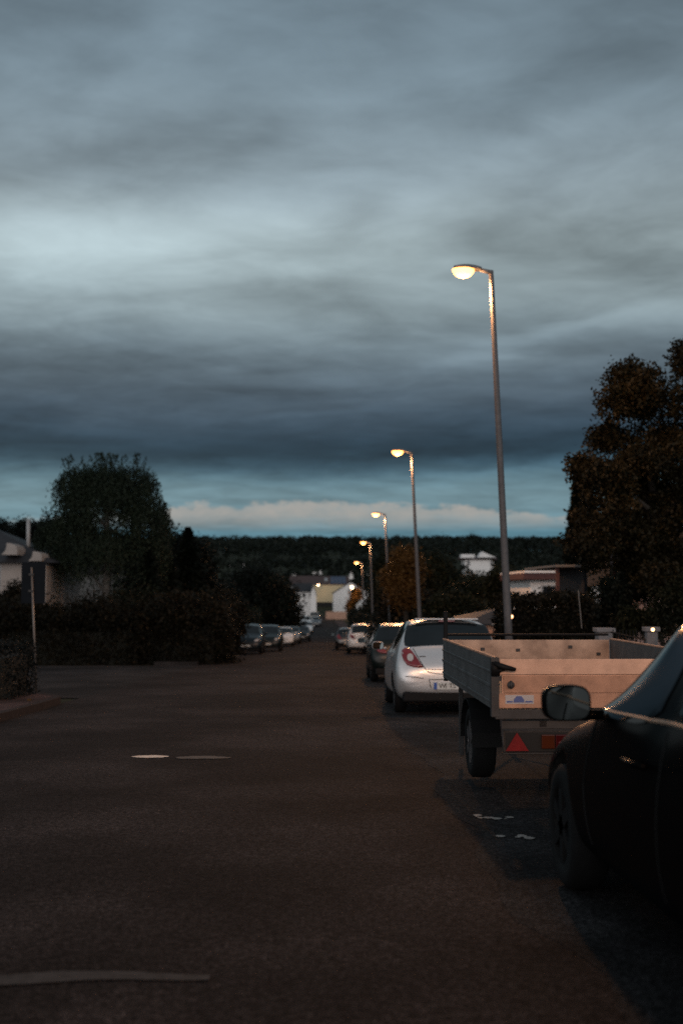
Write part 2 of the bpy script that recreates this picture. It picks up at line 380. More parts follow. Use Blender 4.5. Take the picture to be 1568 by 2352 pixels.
for px, py, Y in ((1120, 1870, 8.0), (1160, 1913, 7.25)):
    b = MB()
    for k in range(9):
        x = at(px, py, Y).x + random.uniform(-.12, .12) + k * .006; y = Y + random.uniform(-.06, .06) - (x - at(px, py, Y).x) * .4; r = random.uniform(.012, .04)
        k0 = len(b.v); b.v += [(x + r * math.cos(a * pi / 3) * random.uniform(.7, 1.3), y + r * math.sin(a * pi / 3), G(y) + .009) for a in range(6)]; b.f.append(tuple(range(k0, k0 + 6)))
    tag(b.build('bird_droppings', M_drop), kind='stuff')
# lower left: pavement far beyond the hedges is only soil

# ------------------------------------------------------------------ foliage
def leaf_mesh(name, P, size, flat=0.0, elong=1.5, dirs=None):
    P = np.asarray(P, float); n = len(P)
    a = rng.normal(size=(n, 3)); a[:, 2] *= (1 - flat)
    if dirs is not None: a = dirs + a * .35
    a /= np.linalg.norm(a, axis=1)[:, None] + 1e-9
    t = rng.normal(size=(n, 3)); b = np.cross(a, t); b /= np.linalg.norm(b, axis=1)[:, None] + 1e-9
    s = size * rng.uniform(.6, 1.4, n)[:, None]
    a *= s * elong / 2; b *= s / 2
    V = np.stack([P - a, P + b * .8, P + a, P - b * .8], 1).reshape(-1, 3)
    me = bpy.data.meshes.new(name)
    me.vertices.add(4 * n); me.vertices.foreach_set('co', V.ravel())
    me.loops.add(4 * n); me.loops.foreach_set('vertex_index', np.arange(4 * n, dtype=np.int32))
    me.polygons.add(n); me.polygons.foreach_set('loop_start', np.arange(0, 4 * n, 4, dtype=np.int32))
    me.update(); me.validate(); return me
def lobes_pts(lobes, n, clump=.25, per=14, shell=.35):
    vol = np.array([l[3] * l[4] * l[5] for l in lobes]) ** (2 / 3); pr = vol / vol.sum()
    k = max(1, n // per); idx = rng.choice(len(lobes), k, p=pr); lb = np.array(lobes, float)[idx]
    d = rng.normal(size=(k, 3)); d /= np.linalg.norm(d, axis=1)[:, None]
    r = rng.uniform(shell, 1, k) ** .5 * (1 + .12 * rng.normal(size=k))
    C = lb[:, :3] + d * r[:, None] * lb[:, 3:]
    P = np.repeat(C, per, 0) + rng.normal(size=(k * per, 3)) * clump
    return P
def trunk(parent, base, top, r, m=M_bark, limbs=5, spread=1.5, lz=.5):
    b = MB(); base, top = Vector(base), Vector(top); midp = (base + top) / 2 + Vector((r * .6, 0, 0))
    b.tube([base, midp, top], [r * 1.25, r * .9, r * .35], 9)
    for i in range(limbs):
        t = lz + (1 - lz) * i / max(1, limbs); p = base.lerp(top, t); a = i * 2.4 + random.random()
        e = p + Vector((math.cos(a) * spread, math.sin(a) * spread, spread * .8)) * (1.2 - t * .6)
        b.tube([p, p.lerp(e, .5) + Vector((0, 0, .1 * spread)), e], [r * .5, r * .3, r * .1], 6)
    return b.build('trunk', m, parent, True)
def tree(name, base, lobes, n, size, m, label, group=None, clump=.25, per=14, r=.15, cat='tree', limbs=4, shell=.35, spread=None, top=None):
    base = Vector(base); e = empty(name, base, label=label, cat=cat, group=group)
    L0 = [(l[0] - base.x, l[1] - base.y, l[2] - base.z, *l[3:]) for l in lobes]
    me = leaf_mesh('crown', lobes_pts(L0, n, clump, per, shell), size); link('crown', me, m, e)
    tz = float(np.mean([l[2] for l in L0])); tx = np.mean([l[0] for l in L0]); ty = np.mean([l[1] for l in L0])
    sp = spread or max(l[3] for l in L0) * .45
    trunk(e, (0, 0, -.1), (tx, ty, tz), r, limbs=limbs, spread=sp)
    return e
def P3(px, py, Y): return tuple(at(px, py, Y))
def px_lobe(px, py, Y, wpx, hpx, depth=1.0):
    s = F / Y; p = at(px, py, Y); return (p.x, p.y, p.z, wpx / s, depth * wpx / s, hpx / s)
def hedge(name, x0, x1, y0, y1, h, m, n, size, label, rough=.12, cat='hedge', core=.12):
    zb = G((y0 + y1) / 2); e = empty(name, ((x0 + x1) / 2, (y0 + y1) / 2, zb), label=label, cat=cat)
    w, d = (x1 - x0) / 2, (y1 - y0) / 2
    bb = MB(); nx = max(2, int(w * 2 / .5)); 
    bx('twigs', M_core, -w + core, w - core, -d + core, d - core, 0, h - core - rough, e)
    A = np.array([2 * w * h, 2 * w * h, 2 * d * h, 2 * d * h, 4 * w * d]); f = rng.choice(5, n, p=A / A.sum())
    u = rng.uniform(-1, 1, n); v = rng.uniform(0, 1, n); v2 = rng.uniform(-1, 1, n)
    X = np.where(f < 2, u * w, np.where(f == 2, -w, np.where(f == 3, w, u * w)))
    Y = np.where(f == 0, -d, np.where(f == 1, d, np.where(f < 4, u * d, v2 * d)))
    Z = np.where(f < 4, v * h, h)
    lump = .5 * np.sin(X * 2.1 + Y * 1.3 + 1) + .35 * np.sin(X * 4.7 + 2 + Z * 2) + .3 * np.sin(Y * 3.9)
    Z = Z * (1 + rough * lump / h)
    P = np.stack([X, Y, Z], 1) + rng.normal(size=(n, 3)) * (rough * .6 + .02)
    P[:, 2] = np.maximum(P[:, 2], .02)
    link('foliage', leaf_mesh('foliage', P, size), m, e); return e

# ------------------------------------------------------------------ street lamps
def lamp_light(power, name='lamp_light'):
    ld = bpy.data.lights.new(name, 'POINT'); ld.energy = power; ld.color = (1, .46, .19); ld.shadow_soft_size = .15
    ld.use_nodes = True; t = ld.node_tree; em = t.nodes['Emission']
    tcn = t.nodes.new('ShaderNodeTexCoord'); sp = t.nodes.new('ShaderNodeSeparateXYZ'); t.links.new(tcn.outputs['Normal'], sp.inputs[0])
    # wide-beam street optic: stronger to the sides than straight down, little above the horizontal
    rp = t.nodes.new('ShaderNodeValToRGB'); mr = t.nodes.new('ShaderNodeMapRange'); mr.inputs[1].default_value = -1; mr.inputs[2].default_value = 1
    t.links.new(sp.outputs[2], mr.inputs[0]); t.links.new(mr.outputs[0], rp.inputs[0])
    els = [(0, .34), (.12, .5), (.25, 1.0), (.38, 1.0), (.45, .42), (.5, .14), (.6, .05), (1, .03)]
    while len(rp.color_ramp.elements) < len(els): rp.color_ramp.elements.new(.5)
    for e_, (p_, v_) in zip(rp.color_ramp.elements, els): e_.position = p_; e_.color = (v_, v_, v_, 1)
    t.links.new(rp.outputs[0], em.inputs['Strength'])
    return ld
LIGHT = lamp_light(1600)
def street_lamp(top, base, label, power_scale=1.0, glow=M_glow, arm=.22, head=.52):
    top, base = Vector(top), Vector(base)
    e = empty('street_lamp', base, label=label, cat='street lamp', group='street lamps along the right pavement')
    t = top - base; dirn = t.normalized()
    MB().tube([(0, 0, -.1), t * .18, t * .99, t], [.075, .072, .046, .044], 14).build('pole', M_pole, e, True)
    bx('access_door', M_head, -.045, .045, -.085, -.07, .6, .95, e, .004)
    MB().tube([t * .995 + Vector((.03, 0, 0)), t + Vector((-arm, 0, .02))], [.05, .035], 10).build('arm', M_head, e, True)
    # cobra-head housing: lofted, flat below
    hb = MB(); ns = 9
    for i in range(ns):
        u = i / (ns - 1); x = -arm + .03 - head * u; w = .05 + .085 * math.sin(pi * min(1, .15 + u * .9)) ** .7; hh = .03 + .055 * math.sin(pi * (.12 + .8 * u))
        zc = t.z + .02 + .035 * u
        for j in range(12):
            a = 2 * pi * j / 12; z = math.sin(a) * hh; z = max(z, -.012)
            hb.v.append((t.x + x, t.y + math.cos(a) * w, zc + z))
    for i in range(ns - 1):
        for j in range(12): a = i * 12 + j; c = i * 12 + (j + 1) % 12; hb.f.append((a, c, c + 12, a + 12))
    hb.f += [tuple(range(12)), tuple(range((ns - 1) * 12, ns * 12))]
    hb.build('lamp_head', M_head, e, True)
    gb_ = MB(); nr = 6  # bowl drawn oversized: the lamp's bloom is put into its shape
    cx_, cz = t.x - arm - head * .6, t.z + .035
    for k in range(nr):
        ph = k / nr * pi / 2
        for j in range(16):
            a = 2 * pi * j / 16; gb_.v.append((cx_ + math.cos(a) * .215 * math.cos(ph), t.y + math.sin(a) * .15 * math.cos(ph), cz - .01 - .17 * math.sin(ph)))
    gb_.v.append((cx_, t.y, cz - .182))
    for k in range(nr - 1):
        for j in range(16): a = k * 16 + j; c = k * 16 + (j + 1) % 16; gb_.f.append((a, c, c + 16, a + 16))
    for j in range(16): gb_.f.append(((nr - 1) * 16 + j, (nr - 1) * 16 + (j + 1) % 16, nr * 16))
    gb_.build('lamp_glass', glow, e, True)
    ld = LIGHT if power_scale == 1 else lamp_light(1600 * power_scale)
    if power_scale != 1: ld.shadow_soft_size = .35
    lo = bpy.data.objects.new('lamp_light', ld); COL.objects.link(lo); lo.parent = e; lo.location = (cx_, t.y, cz - .28)
    return e
def lamp_px(tx, ty, bxp, Y, label, ps=1.0, glow=M_glow):
    top = at(tx, ty, Y); gz = G(Y) + .12
    b0 = at(bxp, 1448 + 3380 / Y, Y); base = Vector((b0.x, Y, gz))
    return street_lamp(top, base, label, ps, glow)
lamp_px(1127, 622, 1174, 21.2, 'nearest and tallest lit street lamp, its pole rising behind the flatbed trailer')
lamp_px(945, 1038, 968, 42.2, 'second lit street lamp, standing beyond the silver hatchback against the pale cloud', 1.0)
lamp_px(884, 1181, 897, 65, 'third lit street lamp, its head just above the wooded skyline', 1.0, M_glowfar)
lamp_px(850, 1246, 857, 86, 'fourth lit street lamp, its head in front of the dark wooded hill', 1.0, M_glowfar)
lamp_px(831, 1292, 838, 112, 'farthest and smallest lit street lamp, above the white gable', 1.0, M_glowfar)
street_lamp((2.95, -12, G(-12) + 7.9), (3.45, -12, G(-12) + .12), 'lit street lamp behind the viewer that lights the trailer tailgate', 3.4)

# ------------------------------------------------------------------ cars
def half_ring(st):
    y, zb, zm, zbelt, zt, wb, wm, wbl, wt = st
    return [(0, y, zb), (wb * .85, y, zb), (wb, y, zb + .07), (wm, y, zm), (wbl, y, zbelt), (wt, y, zt - .045), (wt * .72, y, zt - .008), (0, y, zt + .012)]
def bake(o):
    dg = bpy.context.evaluated_depsgraph_get(); me = bpy.data.meshes.new_from_object(o.evaluated_get(dg)); return me
def car_mesh(st, wins, wheels, wr, name):
    """wins: dict key -> (station a, station b, seg list). returns body mesh, dict of glass meshes"""
    b = MB(); nring = 14
    for s in st:
        h = half_ring(s); full = h + [(-x, y, z) for x, y, z in h[-2:0:-1]]
        b.v += full
    fm = []
    for i in range(len(st) - 1):
        for j in range(nring):
            a = i * nring + j; c = i * nring + (j + 1) % nring; b.f.append((a, a + nring, c + nring, c))
            k = 0
            seg = j if j < 7 else 13 - j      # 0..6 mirrored
            for wi, (key, a0, a1, segs, sd) in enumerate(wins):
                if a0 <= i < a1 and seg in segs and (sd == 0 or (sd > 0 and j < 7) or (sd < 0 and j >= 7)): k = wi + 1
            fm.append(k)
    b.f.append(tuple(range(nring))); fm.append(0); e = (len(st) - 1) * nring; b.f.append(tuple(range(e + nring - 1, e - 1, -1))); fm.append(0)
    me = bpy.data.meshes.new(name); me.from_pydata(b.v, [], b.f); me.update()
    for _ in range(len(wins) + 1): me.materials.append(M_plastic)
    for p, k in zip(me.polygons, fm): p.material_index = k
    bm = bmesh.new(); bm.from_mesh(me); bmesh.ops.recalc_face_normals(bm, faces=bm.faces)
    cl = bm.edges.layers.float.new('crease_edge')
    for ed in bm.edges:
        if len({f.material_index for f in ed.link_faces}) > 1: ed[cl] = .55
    bm.to_mesh(me); bm.free()
    o = bpy.data.objects.new('tmp', me); COL.objects.link(o)
    s = o.modifiers.new('s', 'SUBSURF'); s.levels = 3; s.render_levels = 3
    sub = bake(o)
    bpy.data.objects.remove(o)
    # glass patches, offset outward
    glasses = []
    for wi, w in enumerate(wins):
        bm = bmesh.new(); bm.from_mesh(sub)
        bm.normal_update()
        nn = {v.index: v.normal.copy() for v in bm.verts}
        for v in bm.verts: v.co += nn[v.index] * .005
        bmesh.ops.delete(bm, geom=[f for f in bm.faces if f.material_index != wi + 1], context='FACES')
        g2 = bpy.data.meshes.new(w[0]); bm.to_mesh(g2); bm.free(); g2.materials.clear(); g2.materials.append(M_glass)
        for p in g2.polygons: p.material_index = 0; p.use_smooth = True
        glasses.append((w[0], g2))
    # wheel arches cut out of the closed body
    sub.materials.clear(); sub.materials.append(M_carblack); sub.materials.append(M_under)
    for p in sub.polygons: p.material_index = 0; p.use_smooth = True
    o = bpy.data.objects.new('tmp', sub); COL.objects.link(o)
    cut = MB()
    W2 = max(s_[6] for s_ in st)
    for wy in wheels:
        for sd in (-1, 1): cut.tube([(sd * (W2 - .27), wy, wr), (sd * (W2 + .2), wy, wr)], wr + .055, 28)
    cm = cut.mesh('cut'); cm.materials.append(M_under); cm.materials.append(M_under)
    for p in cm.polygons: p.material_index = 1
    co = bpy.data.objects.new('cut', cm); COL.objects.link(co)
    bo = o.modifiers.new('b', 'BOOLEAN'); bo.object = co; bo.operation = 'DIFFERENCE'; bo.solver = 'EXACT'
    body = bake(o)
    bpy.data.objects.remove(o); bpy.data.objects.remove(co)
    if len(body.materials) < 2:
        while len(body.materials) < 2: body.materials.append(M_under)
    return body, glasses, sub
def wheel_mesh(wr, ww):
    t = MB(); prof = [(.62, -.5), (.9, -.5), (.985, -.38), (1, 0), (.985, .38), (.9, .5), (.62, .5)]; n = 28
    for i in range(n):
        a = 2 * pi * i / n
        for r_, w_ in prof: t.v.append((w_ * ww, math.cos(a) * r_ * wr, math.sin(a) * r_ * wr))
    k = len(prof)
    for i in range(n):
        for j in range(k): a = i * k + j; b = i * k + (j + 1) % k; c = ((i + 1) % n) * k; t.f.append((a, b, c + (j + 1) % k, c + j))
    r = MB(); 
    for sd in (-1, 1):
        for i in range(6):
            a = i * pi / 3; mt = Matrix.Rotation(a, 4, 'X'); r.box(sd * ww * .42 - .012, sd * ww * .42 + .012, -.035, .035, 0, wr * .6, mt)
    r.tube([(-ww * .44, 0, 0), (ww * .44, 0, 0)], wr * .18, 14); r.tube([(-ww * .2, 0, 0), (ww * .2, 0, 0)], wr * .6, 24)
    for i in range(n):
        a0 = 2 * pi * i / n; a1 = 2 * pi * (i + 1) / n; k0 = len(r.v)
        for a in (a0, a1): r.v += [(-ww * .46, math.cos(a) * wr * .625, math.sin(a) * wr * .625), (ww * .46, math.cos(a) * wr * .625, math.sin(a) * wr * .625), (ww * .1, math.cos(a) * wr * .54, math.sin(a) * wr * .54)]
        r.f += [(k0, k0 + 1, k0 + 4, k0 + 3), (k0, k0 + 3, k0 + 5, k0 + 2), (k0 + 1, k0 + 2, k0 + 5, k0 + 4)]
    tm = t.mesh('tyre'); tm.shade_smooth(); rm = r.mesh('rim'); return tm, rm
def fan_project(bvh, outline, direction, thick=.012, rings=4, out=.006, axis='y'):
    """outline: list of (x,z) seen from behind/front (axis y) or (y,z) seen from a side (axis x)"""
    c = np.mean(outline, 0); n = len(outline); b = MB(); 
    d = Vector(direction)
    def hit(u, z):
        o_ = Vector((u, 0, z)) if axis == 'y' else Vector((0, u, z))
        org = o_ - d * 8
        if axis == 'y': org.x = u; org.z = z
        h, nm, _, _ = bvh.ray_cast(org, d)
        return (h - d * out) if h else None
    pts = []; last = None
    for k in range(rings + 1):
        s = k / rings
        for (u, z) in outline:
            p = hit(c[0] + (u - c[0]) * s, c[1] + (z - c[1]) * s)
            if p is None: p = last if last is not None else Vector((u, 0, z)) 
            last = p; pts.append(p)
    b.v = [tuple(p) for p in pts]
    for k in range(1, rings + 1):
        for j in range(n):
            a = (k - 1) * n + j; c_ = (k - 1) * n + (j + 1) % n; b.f.append((a, c_, c_ + n, a + n))
    # rim going back into the body
    k0 = len(b.v)
    for j in range(n): b.v.append(tuple(pts[rings * n + j] + d * (thick + out)))
    for j in range(n): a = rings * n + j; c_ = rings * n + (j + 1) % n; b.f.append((a, c_, k0 + (j + 1) % n, k0 + j))
    return b
def line_project(bvh, pts, direction, r=.005, axis='y'):
    d = Vector(direction); out = []
    for (u, z), (u2, z2) in zip(pts, pts[1:]):
        for i in range(8):
            t = i / 8; uu, z_ = u + (u2 - u) * t, z + (z2 - z) * t
            org = (Vector((uu, 0, z_)) if axis == 'y' else Vector((0, uu, z_))) - d * 8
            h = bvh.ray_cast(org, d)[0]
            if h: out.append(h)
    return MB().tube(out, r, 6) if len(out) > 1 else MB()
#           y     zb   zm   zbelt zt    wb   wm   wbelt wt
HATCH = [(0.00, .36, .48, .60, .68, .56, .66, .64, .50), (.04, .34, .50, .70, .80, .70, .78, .74, .60), (.12, .30, .54, .90, .99, .77, .845, .80, .66),
         (.20, .24, .55, .95, 1.06, .80, .86, .815, .72), (.42, .20, .56, .98, 1.33, .80, .865, .82, .665), (.52, .2, .56, .98, 1.42, .81, .865, .82, .625),
         (.72, .2, .56, .97, 1.47, .82, .865, .82, .56), (1.05, .2, .56, .96, 1.49, .82, .865, .82, .575), (1.85, .2, .56, .94, 1.50, .82, .865, .82, .585), (1.97, .2, .56, .94, 1.495, .82, .865, .82, .585),
         (2.45, .2, .56, .93, 1.43, .82, .865, .82, .58), (3.05, .2, .56, .93, 1.04, .82, .865, .81, .66), (3.2, .2, .56, .88, .96, .82, .86, .79, .66),
         (3.7, .22, .54, .76, .84, .80, .84, .74, .6), (3.92, .24, .5, .64, .70, .72, .76, .68, .5), (4.0, .28, .45, .54, .58, .56, .60, .55, .4)]
HWIN = [('rear_window', 3, 5, (5, 6), 0), ('windscreen', 10, 11, (5, 6), 0), ('side_window', 5, 8, (4,), 1), ('side_window', 5, 8, (4,), -1), ('side_window', 9, 11, (4,), 1), ('side_window', 9, 11, (4,), -1)]
SUV = [(0.00, .40, .55, .66, .74, .60, .72, .70, .56), (.05, .36, .6, .86, .98, .76, .84, .80, .66), (.12, .30, .62, 1.02, 1.10, .82, .90, .86, .72),
       (.17, .26, .62, 1.05, 1.16, .85, .915, .87, .70), (.34, .24, .62, 1.07, 1.50, .86, .92, .87, .64), (.44, .24, .62, 1.07, 1.61, .86, .92, .87, .61),
       (.7, .24, .62, 1.06, 1.67, .87, .92, .87, .61), (1.2, .24, .62, 1.05, 1.69, .87, .92, .87, .62), (2.0, .24, .62, 1.03, 1.69, .87, .92, .87, .63), (2.12, .24, .62, 1.03, 1.68, .87, .92, .87, .63),
       (2.75, .24, .62, 1.02, 1.60, .87, .92, .87, .62), (3.35, .24, .62, 1.02, 1.16, .87, .92, .86, .70), (3.5, .24, .62, .99, 1.08, .87, .91, .84, .7),
       (4.2, .26, .62, .90, .98, .85, .88, .80, .66), (4.42, .28, .56, .72, .80, .78, .80, .72, .56), (4.5, .34, .5, .60, .66, .6, .64, .58, .44)]
NEARB = []
for _s in HATCH:
    _y = _s[0]
    _y = {1.85: 1.55, 1.97: 1.65, 2.45: 2.02, 3.05: 2.70, 3.2: 2.9, 3.7: 3.75, 3.92: 4.1, 4.0: 4.2}.get(_y, _y)
    _t = _s[4] - (.045 if _s[4] > 1.3 else 0 if _s[4] > 1.0 else 0)
    NEARB.append((_y, *_s[1:4], _t, *_s[5:]))
BODIES = {}
def get_body(kind):
    if kind not in BODIES:
        st, wy, wr = {'hatch': (HATCH, (.78, 3.25), .30), 'near': (NEARB, (.78, 3.38), .31), 'suv': (SUV, (.85, 3.6), .345)}[kind]
        body, gl, sub = car_mesh(st, HWIN, wy, wr, kind)
        bm = bmesh.new(); bm.from_mesh(sub); bvh = BVHTree.FromBMesh(bm); bm.free()
        BODIES[kind] = (body, gl, bvh, wheel_mesh(wr, .19), st, wy, wr)
    return BODIES[kind]
def text_mesh(txt, size, m, parent, loc, rot, name='lettering', ext=.001):
    cu = bpy.data.curves.new(name, 'FONT'); cu.body = txt; cu.size = size; cu.extrude = ext; cu.align_x = 'LEFT'; cu.align_y = 'CENTER'
    o = bpy.data.objects.new(name, cu); COL.objects.link(o); me = bake(o); bpy.data.objects.remove(o)
    me.materials.clear(); q = link(name, me, m, parent); q.location = loc; q.rotation_euler = rot; return q
TAILL = [(-.735, .99), (-.69, 1.03), (-.63, 1.035), (-.585, .99), (-.53, .915), (-.465, .815), (-.41, .735), (-.47, .725), (-.57, .735), (-.66, .765), (-.715, .84), (-.74, .92)]
def make_car(kind, paint, label, name='parked_car', cat='car', plate='', detail=1, group=None, split_tail=False):
    body, gl, bvh, (tm, rm), st, wy, wr = get_body(kind)
    W2 = max(s[6] for s in st); Ln = st[-1][0]; H = max(s[4] for s in st)
    e = empty(name, label=label, cat=cat, group=group)
    o = bpy.data.objects.new('body', body); COL.objects.link(o); o.parent = e
    o.material_slots[0].link = 'OBJECT'; o.material_slots[0].material = paint
    for nm, g2 in gl: link(nm, g2, M_glass, e)
    for y in wy:
        for sd in (-1, 1):
            w = empty('wheel', (sd * (W2 - .135), y, wr)); w.parent = e
            link('tyre', tm, M_rubber, w); link('rim', rm, M_rim, w)
    # bumper valance, plate, lights
    bx('lower_bumper', M_plastic, -W2 * .84, W2 * .84, .03, .22, .2, .42 if kind == 'suv' else .36, e, .03)
    bx('lower_bumper', M_plastic, -W2 * .8, W2 * .8, Ln - .2, Ln - .03, .2, .34, e, .03)
    k = 1.12 if kind == 'suv' else 1.0
    for sd in (-1, 1):
        out = [(x * sd * (W2 / .865), z * k) for x, z in TAILL]
        tl = fan_project(bvh, out, (0, 1, 0)).build('tail_light', M_red, e, True)
        if split_tail:
            oo = [((-.61 if sd > 0 else .61) + .05 * math.cos(a), .885 + .06 * math.sin(a)) for a in [i * 2 * pi / 16 for i in range(16)]]
            fan_project(bvh, oo, (0, 1, 0), out=.011).build('reversing_lens', M_lens, tl, True)
        ho = [(sd * x, z * k) for x, z in ((.44, .66), (.50, .72), (.64, .76), (.70, .74), (.69, .68), (.60, .63), (.50, .62))]
        fan_project(bvh, ho, (0, -1, 0)).build('headlight', M_lens, e, True)
        mz, my = {'hatch': (1.0, 2.95), 'near': (.95, 2.5), 'suv': (1.12, 3.2)}[kind]
        mm = empty('mirror', (sd * (W2 - .02), my, mz)); mm.parent = e
        mirror_parts(mm, sd, paint)
    bx('front_plate', M_plate, -.26, .26, Ln - .005, Ln + .012, .42, .53, e, .003)
    bx('grille', M_plastic, -.38, .38, Ln - .06, Ln - .004, .55, .62, e, .01)
    pz = .80 if kind == 'suv' else .45
    ys = bvh.ray_cast(Vector((0, -5, pz)), Vector((0, 1, 0)))[0].y
    pl = bx('rear_plate', M_plate, -.26, .26, ys - .018, ys - .004, pz - .055, pz + .055, e, .003)
    if plate:
        bx('blue_band', M_eu, -.258, -.21, ys - .0205, ys - .012, pz - .052, pz + .052, pl)
        [text_mesh(c_, .105, M_ink, pl, (-.185 + x_, ys - .0205, pz), (pi / 2, 0, 0), 'letter') for c_, x_ in zip(plate.replace(' ', ''), (0, .098, .155, .215))]
    return e, bvh
def mirror_parts(mm, sd, paint, s=1.0):
    b = MB(); nseg = 32
    # rounded-rect housing, open towards the rear (-y)
    prof = [(-.07, .06, .8), (-.05, .085, .95), (.0, .10, 1.0), (.05, .085, .9), (.09, .05, .6)]
    def ring(y, k, inset=0):
        pts = []
        for j in range(nseg):
            a = 2 * pi * j / nseg; ca, sa = math.cos(a), math.sin(a)
            pts.append((sd * .13 + (abs(ca) ** .6) * math.copysign(1, ca) * .105 * k * s, y * s, .03 + (abs(sa) ** .6) * math.copysign(1, sa) * .072 * k * s))
        return pts
    ks = [(-.055, .97), (-.03, 1.0), (.02, 1.0), (.07, .8), (.095, .45)]
    for y, k in ks: b.v += ring(y, k)
    for i in range(len(ks) - 1):
        for j in range(nseg): a = i * nseg + j; c = i * nseg + (j + 1) % nseg; b.f.append((a, c, c + nseg, a + nseg))
    b.f.append(tuple(range((len(ks) - 1) * nseg, len(ks) * nseg))); b.f.append(tuple(range(nseg)))
    b.box(sd * -.04 if sd > 0 else -.06, .06 if sd > 0 else .04, -.02, .04, -.04, .0)
    b.build('housing', paint, mm, True)
    r = ring(-.0575 / s, .9); g_ = MB(); g_.add(r, [tuple(range(nseg))]); g_.build('mirror_glass', M_mirror, mm)
def place(e, X, Y, rz=0, z=None):
    """car tail at (X,Y), pointing along +Y turned by rz, pitched with the slope"""
    e.location = (X, Y, (G(Y) if z is None else z) + .004)
    sl = (G(Y + 4 * math.cos(rz)) - G(Y)) / 4
    e.rotation_euler = (math.atan(sl) if abs(rz) < 1.5 else -math.atan((G(Y) - G(Y - 4)) / 4), 0, rz)

# silver hatchback
SIL, bv = make_car('hatch', M_silver, 'silver hatchback with red tail lights parked in front of the trailer', plate='WI TS', split_tail=True)
YS_ = 17.5; place(SIL, at(1034, 1500, YS_).x, YS_)
line_project(bv, [(-.56, 1.02), (-.50, .90), (-.43, .78), (-.385, .71), (-.34, .66), (-.2, .635), (0, .625), (.2, .635), (.34, .66), (.385, .71), (.43, .78), (.50, .90), (.56, 1.02)], (0, 1, 0), .006).build('panel_gap', M_plastic, SIL)
line_project(bv, [(-.35, .70), (0, .695), (.35, .70)], (0, 1, 0), .005).build('panel_gap', M_plastic, SIL)
line_project(bv, [(-.70, .595), (-.55, .585), (-.39, .56)], (0, 1, 0), .006).build('bumper_crease', M_plastic, SIL)
line_project(bv, [(.70, .595), (.55, .585), (.39, .56)], (0, 1, 0), .006).build('bumper_crease', M_plastic, SIL)
line_project(bv, [(-.33, .545), (-.30, .40)], (0, 1, 0), .006).build('plate_recess_edge', M_plastic, SIL)
line_project(bv, [(-.33, .545), (0, .55), (.33, .545)], (0, 1, 0), .006).build('plate_recess_edge', M_plastic, SIL)
fan_project(bv, [(-.47, .89), (-.37, .895), (-.37, .905), (-.47, .905)], (0, 1, 0), rings=2).build('badge', M_steel, SIL)
bx('brake_light', M_red, -.13, .13, .50, .56, 1.435, 1.46, SIL, .006)
bx('spoiler', M_silver, -.5, .5, .47, .75, 1.462, 1.49, SIL, .012)
MB().tube([(0, .42, 1.2), (.0, .27, 1.07), (.02, .2, 1.03)], [.008, .012, .02], 8).build('rear_wiper', M_plastic, SIL)
MB().tube([(0, .9, 1.50), (0, .75, 1.66)], [.006, .003], 6).build('roof_aerial', M_plastic, SIL)

# dark car beyond it
c2, bv = make_car('hatch', M_cargreen, 'dark green hatchback parked just beyond the silver hatchback'); place(c2, at(850, 1500, 28.5).x + .86, 28.5)
# white SUV and black car ahead
c3, bv = make_car('suv', M_carwhite, 'white sport utility car parked on the right behind the dark green hatchback'); place(c3, at(797, 1470, 64).x + .93, 64)
bx('rear_light_bar', M_chrome, -.7, .7, .03, .07, 1.06, 1.10, c3, .006)
c4, bv = make_car('hatch', M_carblack, 'black hatchback parked ahead of the white sport utility car'); place(c4, at(789, 1460, 76).x + .3, 76)
# left row, noses towards the viewer
GL = 'cars parked along the left kerb'
row = [('suv', M_carblue, 566, 63, 'dark blue off-road car, nearest of the cars along the left kerb'),
       ('suv', M_cargreen, 614, 72, 'dark green tall car parked behind the nearest dark blue one on the left'),
       ('hatch', M_carwhite, 650, 88, 'small white car parked between dark cars on the left kerb'),
       ('hatch', M_cargrey, 668, 97, 'grey hatchback parked just behind the small white car on the left'),
       ('hatch', M_cargreen, 692, 106, 'dark low car, last before the two far white cars'),
       ('hatch', M_carwhite, 702, 138, 'far white hatchback on the left of the street, lower of two'),
       ('suv', M_carwhite, 702, 172, 'far white car, upper of two at the bend'),
       ('hatch', M_cargrey, 725, 178, 'small grey car standing at the far bend of the street'),
       ('suv', M_cartan, 722, 196, 'tan car at the street end below the cream house')]
for kind, paint, px, Y, lab in row:
    c, _ = make_car(kind, paint, lab, group=GL if px < 700 else 'cars far down the street'); place(c, at(px, 1450, Y).x, Y + 4, pi)

# near car on the right, seen from behind its driver's side
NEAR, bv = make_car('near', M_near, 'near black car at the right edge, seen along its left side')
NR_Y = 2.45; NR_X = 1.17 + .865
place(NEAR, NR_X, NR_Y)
for ch in list(NEAR.children):      # bigger mirrors with visible glass than on the far cars
    if ch.name.startswith(('side_window', 'windscreen')): ch.material_slots[0].link = 'OBJECT'; ch.material_slots[0].material = M_glassn
    if ch.name.startswith('mirror'): 
        ch.scale = (.98, 1, 1.08)
for ch in NEAR.children:
    if ch.name.startswith('wheel'):
        for q in ch.children:
            if q.name.startswith('rim'): q.material_slots[0].link = 'OBJECT'; q.material_slots[0].material = M_plastic
tz = [(.6, .985), (1.0, .975), (1.5, .965), (2.0, .957), (2.3, .95), (2.55, .945)]
line_project(bv, tz, (1, 0, 0), .0085, 'x').build('chrome_strip', M_trim, NEAR)
line_project(bv, tz, (-1, 0, 0), .0085, 'x').build('chrome_strip', M_trim, NEAR)
